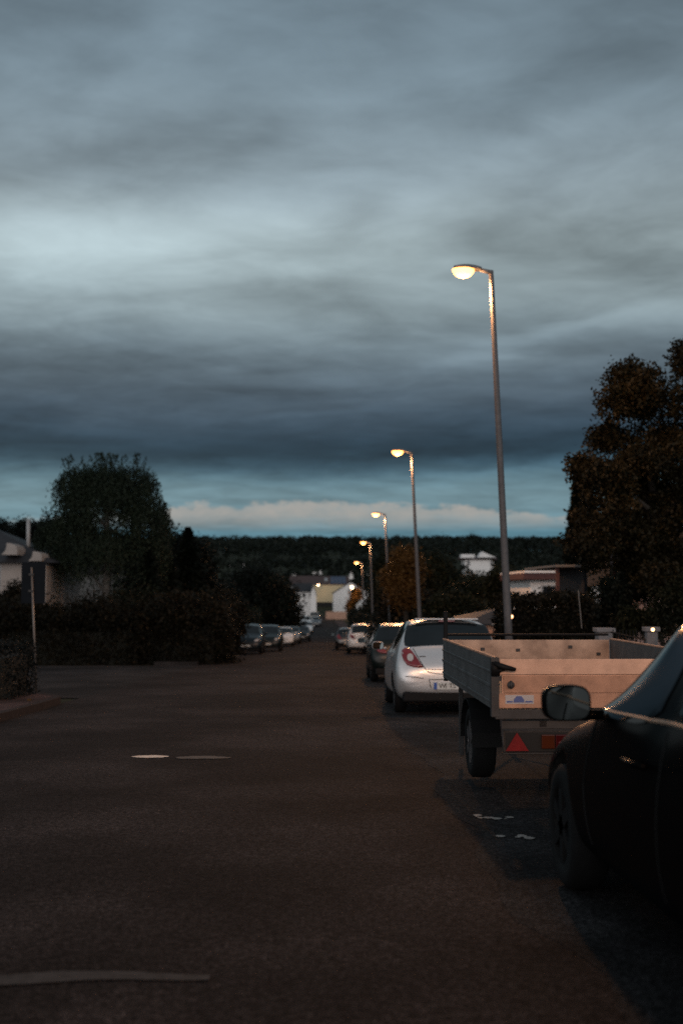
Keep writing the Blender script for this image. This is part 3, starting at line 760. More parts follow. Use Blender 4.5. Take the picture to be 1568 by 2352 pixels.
for s_ in (1, -1):
    line_project(bv, [(2.68, .93), (2.75, .6), (2.7, .3)], (s_, 0, 0), .004, 'x').build('door_gap', M_plastic, NEAR)
    line_project(bv, [(1.6, .93), (1.6, .6), (1.6, .3)], (s_, 0, 0), .004, 'x').build('door_gap', M_plastic, NEAR)
    xx = -s_ * .885
    MB().tube([(xx * .965, 1.68, .80), (xx * 1.01, 1.71, .805), (xx * 1.01, 1.86, .805), (xx * .965, 1.89, .80)], .012, 8).build('door_handle', M_near, NEAR, True)

# ------------------------------------------------------------------ trailer
TY0, TY1 = 8.15, 11.25; TX0 = at(1136, 1560, TY0).x; TW = 1.66; 
pz0 = at(1136, 1513, TY0).z
tr = empty('flatbed_trailer', (TX0 + TW / 2, TY0, G(TY0)), label='flatbed trailer with pale aluminium drop sides parked before the silver hatchback', cat='trailer')
tr.rotation_euler = (0, 0, R(.6))
TB = pz0 - G(TY0) - .355; HW = TW / 2; TL = TY1 - TY0; TH = .355; TT = TB + TH
bx('bed', M_steel, -HW + .02, HW - .02, .03, TL - .03, TB - .03, TB, tr)
# tailgate: upper profile leaning slightly back, groove, lower boards
def board(name, z0, z1, y, x0, x1, th=.025, tilt=0, m=M_alu):
    mt = Matrix.Translation((0, y, z0)) @ Matrix.Rotation(tilt, 4, 'X')
    return bx(name, m, x0, x1, 0, th, 0, z1 - z0, None, .004, mt)
tg = MB().box(-HW + .05, HW - .05, .012, .03, TB + .003, TT - .01).build('tailgate', M_alu, tr)
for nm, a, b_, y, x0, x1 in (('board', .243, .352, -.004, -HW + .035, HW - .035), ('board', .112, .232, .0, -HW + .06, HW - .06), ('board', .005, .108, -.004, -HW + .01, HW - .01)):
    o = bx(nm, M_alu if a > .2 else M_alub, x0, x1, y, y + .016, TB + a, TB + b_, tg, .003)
for x in (-HW + .10, HW - .32 - .1, ):
    pass
for x in (-.72, .72 - .12):
    q = MB().tube([(x, -.006, TB + .17), (x, -.020, TB + .17)], .026, 12); q.tube([(x, -.02, TB + .2), (x, -.03, TB + .15)], .008, 6)
    q.build('lashing_ring', M_steel, tg, True)
st_ = bx('sticker', M_stick, -.76, -.555, -.0065, -.0042, TB + .035, TB + .098, tg)
MB().prism([(-.70 + x, TB + .045 + z) for x, z in ((-.0, 0), (.075, 0), (.075, .02), (.055, .045), (.02, .045), (0, .02))], -.0085, -.0068).build('emblem', M_stickb, st_)
MB().box(-.75, -.708, -.0085, -.0068, TB + .045, TB + .056).build('emblem', M_stickb, st_)
MB().box(-.617, -.565, -.0085, -.0068, TB + .045, TB + .056).build('emblem', M_stickb, st_)
# sides
for sd in (-1, 1):
    s = bx('side_panel', M_aluside, sd * HW - .012, sd * HW + .012, .05, TL, TB - .01, TT, tr, .003)
    for z, hh in ((.03, .02), (.145, .025), (.25, .018)):
        bx('rib', M_aluside, sd * HW + (.0125 if sd > 0 else -.022), sd * HW + (.022 if sd > 0 else -.0125), .06, TL - .01, TB + z, TB + z + hh, s, .004)
    bx('top_rail', M_alub, sd * HW - .016, sd * HW + .016, .05, TL, TT, TT + .016, s, .004)
    # corner post and latch
    bx('corner_post', M_steel, sd * HW - .03, sd * HW + .03, -.005, .048, TB - .06, TT + .012, tr, .006)
    q = MB().tube([(sd * (HW + .01), -.02, TT - .03), (sd * (HW - .05), -.045, TT - .055), (sd * (HW - .14), -.035, TT - .075)], [.016, .022, .014], 8)
    q.tube([(sd * HW, -.02, TT - .09), (sd * (HW - .11), -.03, TT - .06)], .012, 8); q.box(sd * HW - .03, sd * HW + .03, -.03, .0, TT - .12, TT - .02)
    q.build('latch', M_plastic, tr, True)
    # lamp board end
    lb = bx('lamp_board', M_steel, sd * .46 - .31, sd * .46 + .31, .035, .05, TB - .315, TB - .155, tr, .006)
    fr = MB(); x0, x1 = sd * .46 - .315, sd * .46 + .315
    fr.tube([(x0, .03, TB - .155), (x1, .03, TB - .155), (x1, .03, TB - .32), (x0, .03, TB - .32), (x0, .03, TB - .155)], .007, 6); fr.build('edge_bead', M_steel, lb, True)
    bx('backing', M_under, sd * .46 - .295, sd * .46 + .295, .024, .034, TB - .305, TB - .17, lb)
    tx = sd * .675; tri = [(tx - .082, TB - .30), (tx + .082, TB - .30), (tx, TB - .17)]
    MB().prism(tri, .012, .022).build('triangle_reflector', M_redrefl, lb)
    lx = sd * .45
    bx('tail_lamp', M_orange, lx - .05, lx + .045, .008, .023, TB - .285, TB - .185, lb, .006)
    lx2 = lx - sd * .10
    bx('tail_lamp', M_darkred, lx2 - .05, lx2 + .05, .008, .023, TB - .285, TB - .185, lb, .006)
    MB().tube([(lx - sd * .085, .009, TB - .245), (lx - sd * .085, .001, TB - .245)], .014, 10).build('round_reflector', M_redrefl, lb, True)
    # wheels and guards under the bed
    wl = empty('wheel', (sd * (HW - .13), 1.62, .30)); wl.parent = tr
    tm, rm = get_body('hatch')[3]; link('tyre', tm, M_rubber, wl); link('rim', rm, M_rim, wl)
    mg = MB()
    pts = [(math.cos(a) * .36, math.sin(a) * .36) for a in [pi * i / 10 for i in range(11)]]
    xi, xo = sd * (HW - .25), sd * (HW - .01)
    for a, c in pts: mg.v += [(xi, 1.62 + a, .30 + c), (xo, 1.62 + a, .30 + c), (xo, 1.62 + a * 1.03, .30 + c * 1.03), (xi, 1.62 + a * 1.03, .30 + c * 1.03)]
    for q_ in range(len(pts) - 1):
        for e_ in range(4): mg.f.append((q_ * 4 + e_, q_ * 4 + (e_ + 1) % 4, q_ * 4 + 4 + (e_ + 1) % 4, q_ * 4 + 4 + e_))
    mg.f += [(0, 1, 2, 3), (40, 41, 42, 43)]
    mg.build('mudguard', M_plastic, tr)
    bx('prop_stand', M_steel, sd * (HW - .12) - .02, sd * (HW - .12) + .02, TL - .35, TL - .31, .02, TB - .05, tr, .004)
    bx('chassis_beam', M_steel, sd * .48 - .03, sd * .48 + .03, .05, TL - .05, TB - .14, TB - .035, tr, .004)
fp = bx('front_panel', M_alui, -HW + .02, HW - .02, TL - .012, TL + .012, TB, TT, tr, .003)
for x, z in ((-.55, .10), (-.1, .24), (.05, .05), (.42, .27), (.7, .20), (.72, .05), (-.45, .25)):
    bx('bolt_plate', M_steel, x - .02, x + .02, TL - .02, TL - .0125, TB + z, TB + z + .03, fp, .002)
bx('rear_beam', M_steel, -HW, HW, -.002, .05, TB - .075, TB - .004, tr, .006)
bx('number_bar', M_steel, -.78, .78, .05, .065, TB - .15, TB - .085, tr, .004)
bx('axle', M_steel, -HW + .2, HW - .2, 1.58, 1.66, .26, .34, tr)
MB().tube([(-.5, TL - .1, TB - .1), (0, TL + 1.2, TB - .3), (.5, TL - .1, TB - .1)], .035, 8).build('drawbar', M_steel, tr)
MB().tube([(.0, TL + 1.1, 0.1), (.0, TL + 1.1, TB - .05)], .025, 8).tube([(-.03, TL + 1.1, .11), (.03, TL + 1.1, .11)], .1, 16).build('jockey_wheel', M_steel, tr)
hb = MB().tube([(-HW + .02, TL + .03, TB - .05), (-HW + .02, TL + .03, TT + .28)], .022, 8); hb.build('headboard_post', M_plastic, tr)
MB().tube([(-HW + .02, TL + .03, TT + .05), (HW - .02, TL + .03, TT + .05)], .012, 8).build('headboard_rail', M_plastic, tr)

# ------------------------------------------------------------------ left side: sign post, hedges, house, trees
Yp = 22.3; bp = at(85, 1592, Yp); e = empty('sign_post', (bp.x, Yp, G(Yp) + .0), label='thin pale sign post with a dark rectangular sign plate on the left corner', cat='sign post')
e.location.z = G(Yp)
tp = at(73, 1303, Yp) - e.location

MB().tube([(0, 0, 0), tp], .021, 10).build('post', M_postw, e, True)
sa, sb_ = at(48, 1386, Yp) - e.location, at(105, 1291, Yp) - e.location
bx('sign_plate', M_signback, sa.x, sb_.x, .026, .032, sa.z, sb_.z, e, .002)
for zz_ in (.3, .7): bx('clamp', M_steel, tp.x - .05, tp.x + .05, -.026, .0255, sa.z + (sb_.z - sa.z) * zz_ - .02, sa.z + (sb_.z - sa.z) * zz_ + .02, e, .003)
hedge('clipped_hedge', -11.5, at(61, 1600, 21).x, 19.6, 21.6, 1.02, L_hedge2, 16000, .04, 'low dark clipped hedge on the left corner beside the sign post', .05)
lf = at(68, 1606, 19.5); o = bx('leaf_litter', L_orange, lf.x - .03, lf.x + .03, 19.47, 19.53, G(19.5) + .12, G(19.5) + .15); tag(o, kind='stuff')
# boundary hedges across the side road
hedge('long_hedge', at(-260, 1500, 45).x, at(330, 1500, 45).x, 44.2, 46, 1.9, L_hedge, 34000, .09, 'long dark hedge behind the side road below the weeping birch', .5)
hedge('street_hedge', at(330, 1500, 46).x, at(505, 1500, 46).x, 44.4, 49, 2.0, L_hedge, 26000, .09, 'dark hedge in the middle, left of the parked cars', .5)
hedge('street_hedge', -7.2, -6.4, 49.5, 64, 1.9, L_hedge, 30000, .09, 'brownish hedge along the left pavement behind the nearest parked car', .3)
hedge('street_hedge', -6.6, -5.8, 64.5, 105, 2.2, L_green, 30000, .12, 'far dark hedge behind the row of cars on the left kerb', .3)
for i, (px, py, Y, w, h, mm, lab) in enumerate([
        (40, 1432, 46, 70, 50, L_hedge, 'rounded shrub below the left house wall, behind the sign post'),
        (135, 1440, 47, 70, 46, L_hedge, 'rounded dark shrub right of the sign post'),
        (455, 1440, 46, 45, 60, L_hedge, 'brownish shrub at the right end of the dark hedge'),
        (520, 1420, 56, 45, 60, L_hedge, 'tall shrub left of the nearest parked car'),
        (320, 1420, 49, 100, 70, L_green, 'broad dark shrub under the conifers'),
        (215, 1425, 45.5, 60, 46, L_hedge, 'dark shrub rising from the middle of the long hedge'), (395, 1425, 45, 52, 66, L_hedge, 'tall dark shrub rising from the hedge left of the brownish one'), (495, 1465, 45.5, 30, 50, L_hedge, 'low shrub at the outer corner of the hedge')]):
    lo = px_lobe(px, py, Y, w, h); s = F / Y
    lo2 = px_lobe(px + w * .4, py + h * .3, Y, w * .6, h * .7); lo3 = px_lobe(px - w * .45, py + h * .25, Y + .4, w * .6, h * .8)
    tree('garden_shrub', (lo[0], Y, G(Y)), [lo, lo2, lo3], 7000, .10, mm, lab, 'garden shrubs on the left', .12, 10, .05, 'shrub')

# weeping birch
def weeping(base, lobes, n_str, label):
    base = Vector(base); e = empty('weeping_birch', base, label=label, cat='tree'); P = []; D = []
    lb = np.array(lobes, float); pr = lb[:, 3] * lb[:, 5]; pr /= pr.sum()
    for i in range(n_str):
        l = lb[rng.choice(len(lb), p=pr)]
        d = rng.normal(size=3); d /= np.linalg.norm(d); d[2] = abs(d[2]) * .9 - .25
        p = l[:3] + d * l[3:6] * rng.uniform(.55, 1.02); ln = rng.uniform(.5, 2.0); m = int(ln * 11)
        sway = rng.normal(size=2) * .12
        q = p - np.array(base); pts = []
        for k in range(m):
            t = k / m; pt = q + np.array([d[0] * .25 * t * (1 - t) * 2 + sway[0] * t, d[1] * .25 * t + sway[1] * t, .12 * math.sin(t * 3) - ln * t]) ; 
            P.append(pt + rng.normal(size=3) * .05); D.append((0, 0, -1))
    # upright wispy tips
    for i in range(90):
        l = lb[rng.choice(len(lb))]; a = rng.uniform(0, 2 * pi); r = rng.uniform(0, .85)
        p0 = np.array([l[0] + math.cos(a) * l[3] * r, l[1] + math.sin(a) * l[4] * r, l[2] + l[5] * math.sqrt(1 - r * r) * .95 - .35]) - np.array(base)
        for k in range(26):
            t = k / 26; P.append(p0 + np.array([.12 * t * t * math.cos(a), 0, .42 * t]) + rng.normal(size=3) * .06 * (1.2 - t)); D.append((0, 0, 1))
    link('crown', leaf_mesh('crown', np.array(P), .072, dirs=np.array(D, float) * .6), L_birch, e)
    trunk(e, (0, 0, -.1), (0, 0, max(l[2] for l in lobes) - base.z), .2, M_birchbark, 10, 1.3, .3)
    return e
YB = 52
wl_ = [px_lobe(240, 1140, YB, 98, 104, 1), px_lobe(172, 1105, YB - .6, 46, 62, 1), px_lobe(312, 1102, YB, 52, 62), px_lobe(240, 1090, YB, 60, 50), px_lobe(348, 1180, YB - .5, 46, 78), px_lobe(170, 1210, YB, 60, 80), px_lobe(110, 1225, YB, 30, 60), px_lobe(250, 1260, YB, 120, 90), px_lobe(360, 1250, YB + .3, 30, 60)]
weeping((at(240, 1400, YB).x, YB, G(YB)), wl_, 5600, 'tall weeping birch on the left, widest crown against the sky')
def conifer(px_top, py_top, Y, wpx, n, label, m=L_dark, name='conifer_tree', power=.8):
    t = at(px_top, py_top, Y); gz = G(Y); H = t.z - gz; Rr = wpx * Y / F
    e = empty(name, (t.x, Y, gz), label=label, cat='tree', group='dark conifers')
    u = rng.uniform(.06, 1, n) ** .8; rad = Rr * (1 - u) ** power * (rng.uniform(.15, 1, n) ** .5)
    tier = .75 + .35 * np.abs(np.sin(u * H * 3.2)); rad = rad * tier; a = rng.uniform(0, 2 * pi, n); a = np.round(a / .5) * .5 + rng.normal(size=n) * .16
    P = np.stack([np.cos(a) * rad, np.sin(a) * rad, u * H - rad * .25], 1)
    D = np.stack([np.cos(a), np.sin(a), -.25 + 0 * a], 1)
    link('crown', leaf_mesh('crown', P, .14 * (Y / 50) ** .5, dirs=D, elong=2.2), m, e)
    MB().tube([(0, 0, -.1), (0, 0, H * .96)], [.16, .02], 8).build('trunk', M_bark, e); return e
conifer(432, 1213, 56, 95, 9000, 'dark conifer with ragged top right of the weeping birch')
conifer(375, 1235, 54, 90, 9000, 'dark conifer hidden partly behind the birch crown')
conifer(340, 1250, 51, 80, 7000, 'dark conifer below the birch drooping branches')
YM = 58
tree('dark_tree', (at(410, 1400, YM).x, YM, G(YM)), [px_lobe(400, 1310, YM, 80, 84), px_lobe(455, 1310, YM, 44, 70), px_lobe(450, 1360, YM, 55, 80), px_lobe(380, 1262, YM, 40, 40), px_lobe(330, 1360, YM, 70, 70), px_lobe(478, 1400, YM, 30, 60)], 16000, .13, L_dark, 'broad dark tree in the left centre between birch and cars', None, .22)
# dark mound of trees left of the road gap
YD = 112
tree('dark_tree', (at(600, 1400, YD).x, YD, G(YD)), [px_lobe(600, 1385, YD, 78, 62, .6), px_lobe(560, 1375, YD, 45, 60, .8), px_lobe(648, 1400, YD, 36, 62, .8), px_lobe(600, 1345, YD, 45, 34, .8), px_lobe(660, 1425, YD, 24, 34, .8)], 26000, .2, L_dark, 'large rounded dark tree left of the far houses', None, .45)
tree('dark_tree', (at(520, 1400, 84).x, 84, G(84)), [px_lobe(515, 1410, 84, 42, 62, .8), px_lobe(545, 1440, 84, 40, 40, .8)], 9000, .15, L_dark, 'dark round tree just above the nearest parked cars', None, .3)
tree('garden_tree', (at(500, 1440, 66).x, 66, G(66)), [px_lobe(500, 1425, 66, 38, 50), px_lobe(480, 1450, 66, 30, 40)], 6000, .1, L_hedge, 'brownish small tree beside the hedge left of the parked cars', None, .15)
# trees behind the left house
for px, py, w, h, Y, lab in ((55, 1222, 28, 26, 90, 'round tree top behind the chimney pipe of the left house'), (10, 1225, 22, 26, 88, 'round tree at the far left edge behind the roof'), (95, 1222, 20, 26, 92, 'round tree between the pipe and the weeping birch'), (125,1225,30,35,90,'dark tree behind the left flank of the birch')):
    tree('round_tree', (at(px, 1300, Y).x, Y, G(Y)), [px_lobe(px, py, Y, w, h), px_lobe(px, py + 45, Y, w * 1.3, h * 1.6)], 5000, .16, L_dark, lab, 'round trees behind the left house', .25, 10)

# house on the left
Yh = 50; hs = F / Yh
HX1 = at(106, 1350, Yh).x; HX0 = HX1 - 9; zE = at(0, 1290, Yh).z; zR = at(0, 1222, Yh).z; gz = G(Yh)
hx = empty('white_house', ((HX0 + HX1) / 2, Yh + 3, gz), label='pale house with dark roof and thin chimney pipe at the left edge', cat='house')
def hb_(name, m, x0, x1, y0, y1, z0, z1, par, bev=0):  # world box under a parent
    l = Vector((0, 0, 0)); q = par
    while q: l += q.location; q = q.parent
    return bx(name, m, x0 - l.x, x1 - l.x, y0 - l.y, y1 - l.y, z0 - l.z, z1 - l.z, par, bev)
hb_('wall', M_left, HX0, HX1, Yh, Yh + 7, gz - .2, zE, hx)
rf = MB(); y0, y1, ov = Yh - .5, Yh + 7.5, .5
l = hx.location
def LV(p): return (p[0] - l.x, p[1] - l.y, p[2] - l.z)
rf.add([LV(p) for p in ((HX0 - ov, y0, zE - .05), (HX1 + ov, y0, zE - .05), (HX1 + ov, y1, zE - .05), (HX0 - ov, y1, zE - .05), (HX0 + 3, Yh + 3.2, zR + .35), (HX1 - 3.2, Yh + 3.2, zR + .35))],
       [(0, 1, 5, 4), (1, 2, 5), (2, 3, 4, 5), (3, 0, 4), (3, 2, 1, 0)])
rfo = rf.build('roof', M_roofd, hx)
pp = at(66, 1230, Yh + 1.5); p2 = at(66, 1193, Yh + 1.5)
MB().tube([LV((pp.x, pp.y, pp.z - .6)), LV(p2)], .09, 8).build('chimney_pipe', M_frame, hx, True)
for (xa, xb, ya, yb) in ((18, 45, 1248, 1275), (78, 101, 1267, 1289)):
    a = at(xa, yb, Yh - .4); c = at(xb, ya, Yh - .4)
    w = c.x - a.x; poly = [(a.x - w * .35, a.z), (c.x, a.z), (c.x + w * .02, a.z + (c.z - a.z) * .45), (c.x - w * .12, a.z + (c.z - a.z) * .8), (a.x + w * .35, c.z), (a.x + w * .12, c.z), (a.x + w * .02, a.z + (c.z - a.z) * .4)]
    MB().prism([(x - l.x, z - l.z) for x, z in poly], Yh - .75 - l.y, Yh + .6 - l.y).build('dormer', M_left, hx)
a = at(6, 1345, Yh - .03); wf = hb_('window', M_win, a.x - .9, a.x - .1, Yh - .03, Yh + .02, a.z - .1, a.z + .9, hx)
hb_('frame', M_frame, a.x - .95, a.x - .05, Yh - .02, Yh + .01, a.z - .15, a.z + .95, wf)
tree('garden_shrub', (at(30, 1400, 47.5).x, 47.5, G(47.5)), [px_lobe(34, 1352, 47.5, 16, 16), px_lobe(26, 1380, 47.5, 32, 20), px_lobe(60, 1400, 47.5, 50, 16)], 3500, .1, L_hedge, 'leafy shrub in front of the pale wall at the left edge', 'garden shrubs on the left', .1, 10, .05, 'shrub')
# pale lower building glimpsed through birch
bb = empty('garden_building', (at(200, 1380, 66).x, 66, G(66)), label='grey building glimpsed through the birch branches', cat='building')
bx('wall', M_grren, -1.9, 3.2, 0, 5, -.1, at(0, 1318, 66).z - G(66), bb); bx('roof', M_roofd, -2.1, 3.4, -.2, 5.2, at(0, 1318, 66).z - G(66), at(0, 1300, 66).z - G(66), bb)
bx('window', M_win, -.9, .3, -.03, .02, .9, 2, bb); bx('window', M_win, 1.2, 2.2, -.03, .02, .9, 2, bb)

# ------------------------------------------------------------------ houses at the end of the street
def gable_house(name, pxl, pxr, py_base, py_eave, py_ridge, Y, depth, mw, mr, label, along=False, wins=(), ridge_px=None, over=.25):
    a = at(pxl, py_base, Y); b_ = at(pxr, py_base, Y); ze = at(pxl, py_eave, Y).z; zr = at(pxl, py_ridge, Y).z
    gz_ = min(G(Y), a.z); e = empty(name, ((a.x + b_.x) / 2, Y, gz_), label=label, cat='house'); w = (b_.x - a.x) / 2
    hE, hR = ze - gz_, zr - gz_
    if not along:   # gable faces the viewer
        rx = 0 if ridge_px is None else at(ridge_px, py_base, Y).x - (a.x + b_.x) / 2
        MB().prism([(-w, -.3), (w, -.3), (w, hE), (rx, hR), (-w, hE)], 0, depth).build('wall', mw, e)
        t = .12; ro = MB()
        for s_ in (-1, 1):
            sl = (hR - hE) / (w + s_ * -rx if s_ > 0 else w + rx); ex = s_ * (w + over); ez = hE - over * sl
            ro.prism([(rx, hR + .01), (ex, ez + .01), (ex, ez + t), (rx, hR + t)], -over, depth + over)
        ro.build('roof', mr, e)
    else:
        bx('wall', mw, -w, w, 0, depth, -.3, hE, e)
        ro = MB().add([(-w - over, -over, hE), (w + over, -over, hE), (w + over, depth + over, hE), (-w - over, depth + over, hE), (-w - over, depth / 2, hR), (w + over, depth / 2, hR)],
                      [(0, 1, 5, 4), (2, 3, 4, 5), (1, 2, 5), (3, 0, 4), (3, 2, 1, 0)]); ro.build('roof', mr, e)
    for (x, y, ww, hh) in wins:
        p = at(x, y, Y); s_ = Y / F
        f = bx('window', M_frame, p.x - e.location.x - ww * s_ / 2 - .05, p.x - e.location.x + ww * s_ / 2 + .05, -.05, .01, p.z - gz_ - hh * s_ / 2 - .05, p.z - gz_ + hh * s_ / 2 + .05, e)
        bx('pane', M_win, p.x - e.location.x - ww * s_ / 2, p.x - e.location.x + ww * s_ / 2, -.065, -.045, p.z - gz_ - hh * s_ / 2, p.z - gz_ + hh * s_ / 2, f)
    return e, gz_
gh, gz_ = gable_house('gable_house', 765, 845, 1403, 1362, 1337, 226, 9, M_white, M_roofd, 'white gable-fronted house at the street end with a lit lamp', ridge_px=806)
ch, gz2 = gable_house('cream_house', 718, 800, 1403, 1343, 1323, 246, 9, M_cream, M_roof, 'cream house with brown roof and solar panels behind the white gable', along=True)
b2, gz3 = gable_house('brown_roof_house', 667, 728, 1395, 1342, 1322, 262, 8, M_grren, M_roof, 'house with long brown roof left of the cream house', along=True, wins=((690, 1352, 6, 5),))
w2, gz4 = gable_house('white_house', 674, 713, 1392, 1360, 1339, 212, 7, M_white, M_roofd, 'white house with dark roof left of the street end', along=True, wins=((698, 1367, 5, 8), (684, 1368, 4, 7)))
gable_house('white_gable_annex', 713, 726, 1392, 1362, 1344, 210, 5, M_white, M_roofd, 'narrow white gable between dark roof and cream wall')
# solar panel on cream roof
sw = 246 / F
def roofpt(px, t):   # point on the front slope of the cream house
    x = at(px, 1330, 246).x - ch.location.x; hE = at(0, 1343, 246).z - gz2; hR = at(0, 1323, 246).z - gz2
    return (x, -.25 + t * 4.75, hE + t * (hR - hE) + .06)
for i in range(4):
    for j in range(2):
        p0, p1 = 759 + i * 9, 767.4 + i * 9; t0, t1 = .1 + j * .42, .1 + j * .42 + .4
        q = [roofpt(p0, t0), roofpt(p1, t0), roofpt(p1, t1), roofpt(p0, t1)]
        MB().add(q + [(x, y, z + .05) for x, y, z in q], [(0, 1, 2, 3), (4, 5, 6, 7), (0, 1, 5, 4), (1, 2, 6, 5), (2, 3, 7, 6), (3, 0, 4, 7)]).build('solar_panel', M_solar, ch)
q = [roofpt(745, .4), roofpt(752, .4), roofpt(752, .75), roofpt(745, .75)]
MB().add(q + [(x, y, z + .05) for x, y, z in q], [(0, 1, 2, 3), (4, 5, 6, 7), (0, 1, 5, 4), (1, 2, 6, 5), (2, 3, 7, 6), (3, 0, 4, 7)]).build('skylight', M_frame, ch)
bx('garage_door', M_under, at(722, 1400, 246).x - ch.location.x, at(764, 1400, 246).x - ch.location.x, -.06, .01, 0, at(0, 1383, 246).z - gz2, ch)
def lantern(px, py, Y, label, r=.12, power=0, name='lantern_or_glint', m=M_glint):
    p = at(px, py, Y); e = empty(name, p, label=label, cat='lantern')
    b = MB(); b.tube([(0, 0, -r), (0, 0, -r * .3), (0, 0, r * .6), (0, 0, r)], [r * .5, r, r * .9, r * .3], 12); b.build('lantern_or_glint_glass', m, e, True)
    MB().tube([(0, 0, r), (0, 0, r * 1.4)], [r * 1.1, r * .2], 12).build('cap', M_head, e); MB().tube([(0, 0, r * 1.2), (0, r * 2.2, r * 1.2)], r * .2, 6).build('bracket', M_head, e)
    if power:
        ld = bpy.data.lights.new('lantern_light', 'POINT'); ld.energy = power; ld.color = (1, .56, .29); ld.shadow_soft_size = .1
        o = bpy.data.objects.new('lantern_light', ld); COL.objects.link(o); o.parent = e; o.location = (0, -r * 2, 0)
M_farl = mat('far_lantern', (.8, .6, .4), .3, emit=(1, .7, .5, 5))
lantern(808, 1349, 212, 'bright lantern glowing below the ridge of the white gable', .3, 700, m=M_farl)
lantern(731, 1344, 244, 'small glowing lamp at the top left corner of the cream wall', .2, 60, m=M_farl)
lantern(1173, 1416, 21.8, 'glowing bead standing in for a lamp reflection at the hedge corner beside the tall lamp pole', .035, 0)  # reflected lamplight, drawn as a glowing lantern shape
lantern(1498, 1446, 16, 'glowing bead standing in for a lamp reflection beside the right gate pillar', .024, 0)  # another lamp glint drawn as a glowing lantern shape
# low wall and street end things
ww = at(748, 1412, 205); w3 = at(795, 1412, 205); o = bx('garden_wall', M_salm, ww.x, w3.x, 205, 205.3, G(205), at(0, 1405, 205).z); tag(o, 'low salmon garden wall below the white gable house', 'wall')
tree('lamplit_tree', (at(815, 1400, 214).x, 214, G(214)), [px_lobe(818, 1366, 214, 11, 15), px_lobe(808, 1386, 214, 7, 12), px_lobe(803, 1398, 214, 7, 8)], 2500, .28, L_orange, 'orange lit tree against the right side of the white gable', None, .3, 8)
# small white gables beyond
for i, (pl, pr, pb, pe, prd, Y, lab) in enumerate([(729, 742, 1328, 1322, 1308, 330, 'narrow white gable above the brown roof'), (711, 731, 1328, 1318, 1313, 326, 'flat pale gable front left of the narrow white gable'),
        (801, 811, 1335, 1324, 1312, 300, 'pale spire-like gable above the solar roof'), (838, 856, 1330, 1322, 1313, 330, 'pale small house beside the farthest street lamp'),
        (669, 682, 1330, 1320, 1316, 320, 'small pale house above the long brown roof')]):
    e, _ = gable_house('distant_house', pl, pr, pb, pe, prd, Y, 8, M_white, M_roofd, lab); e['group'] = 'small houses in the valley'
specks = [(482, 1306, 6, 'far left of the hillside specks'), (496, 1311, 9, 'warm light painted in the wall colour, left of the hillside'), (545, 1310, 7, 'middle of the lower row on the hillside'), (577, 1309, 8, 'warm light painted in the wall colour, right of the lower row'),
          (525, 1297, 5, 'left of the upper row'), (561, 1296, 5, 'middle of the upper row'), (597, 1298, 5, 'right of the upper row'), (510, 1345, 8, 'lowest, just above the dark round trees'), (640, 1309, 6, 'rightmost near the brown roof')]
for px, py, w, lab in specks:
    Y = 396 if py < 1330 else 252
    e, _ = gable_house('distant_house', px - w / 2, px + w / 2, py + 3, py - 1.5, py - 5, Y, 7, M_pink if 'warm' in lab else M_white, M_roof, 'tiny pale house on the wooded hillside, ' + lab); e['group'] = 'small houses in the valley'  # warm light on two of the houses is put in as pink walls
# white house on the right hillside
wh, gw = gable_house('white_villa', 1068, 1132, 1308, 1285, 1277, 345, 9, M_white, M_fascia, 'white villa with small pediment on the right hillside', along=True, wins=((1128, 1294, 5, 14), (1075, 1293, 7, 12)), over=1.2)
pw = at(1104, 1283, 345); pr = at(1104, 1270, 345)
MB().prism([(at(1084, 0, 345).x - wh.location.x, at(0, 1280, 344).z - gw), (at(1124, 0, 345).x - wh.location.x, at(0, 1280, 344).z - gw), (pr.x - wh.location.x, pr.z - gw + .3)], -2.2, 2).build('pediment', M_white, wh)
MB().box(at(1048, 0, 345).x - wh.location.x, at(1078, 0, 345).x - wh.location.x, -1, 2, at(0, 1281, 345).z - gw, at(0, 1273, 345).z - gw).build('flat_gable', M_white, wh)

# wooded hillside: one mass
def wood(name, n, yr, xr, hr, leafs, size, label, keep=None):
    P = []
    for i in range(n):
        y = yr[0] + (yr[1] - yr[0]) * rng.random() ** .8; x = rng.uniform(*xr) * (y / yr[1]); h = rng.uniform(*hr)
        c = np.array([x, y, G(y) + h * .55]); k = leafs
        d = rng.normal(size=(k, 3)); d /= np.linalg.norm(d, axis=1)[:, None]; d[:, 2] = np.abs(d[:, 2]) * 1.1 - .35; d[:, 1] = -np.abs(d[:, 1])
        if keep and any(abs(783 - 43 + x * F / y - sp_) < 4 and y < 397 for sp_ in keep): continue
        P.append(c + d * np.array([h * .42, h * .42, h * .5]) * rng.uniform(.75, 1.08, k)[:, None])
    o = link(name, leaf_mesh(name, np.concatenate(P), size, flat=.3, elong=1.2), L_far); return tag(o, label, None, None, 'stuff')
wood('distant_wood', 2600, (400, 730), (-330, 330), (5.5, 10), 60, 1.1, 'dark wooded hill closing the view')
wood('valley_trees', 520, (262, 318), (-160, 160), (2.5, 5), 60, .7, 'trees among the houses in the valley')
wood('slope_trees', 800, (318, 402), (-190, 190), (3, 5), 60, .8, 'trees on the slope between the small houses', [p[0] for p in specks] + [1060, 1075, 1090, 1105, 1120, 1130])
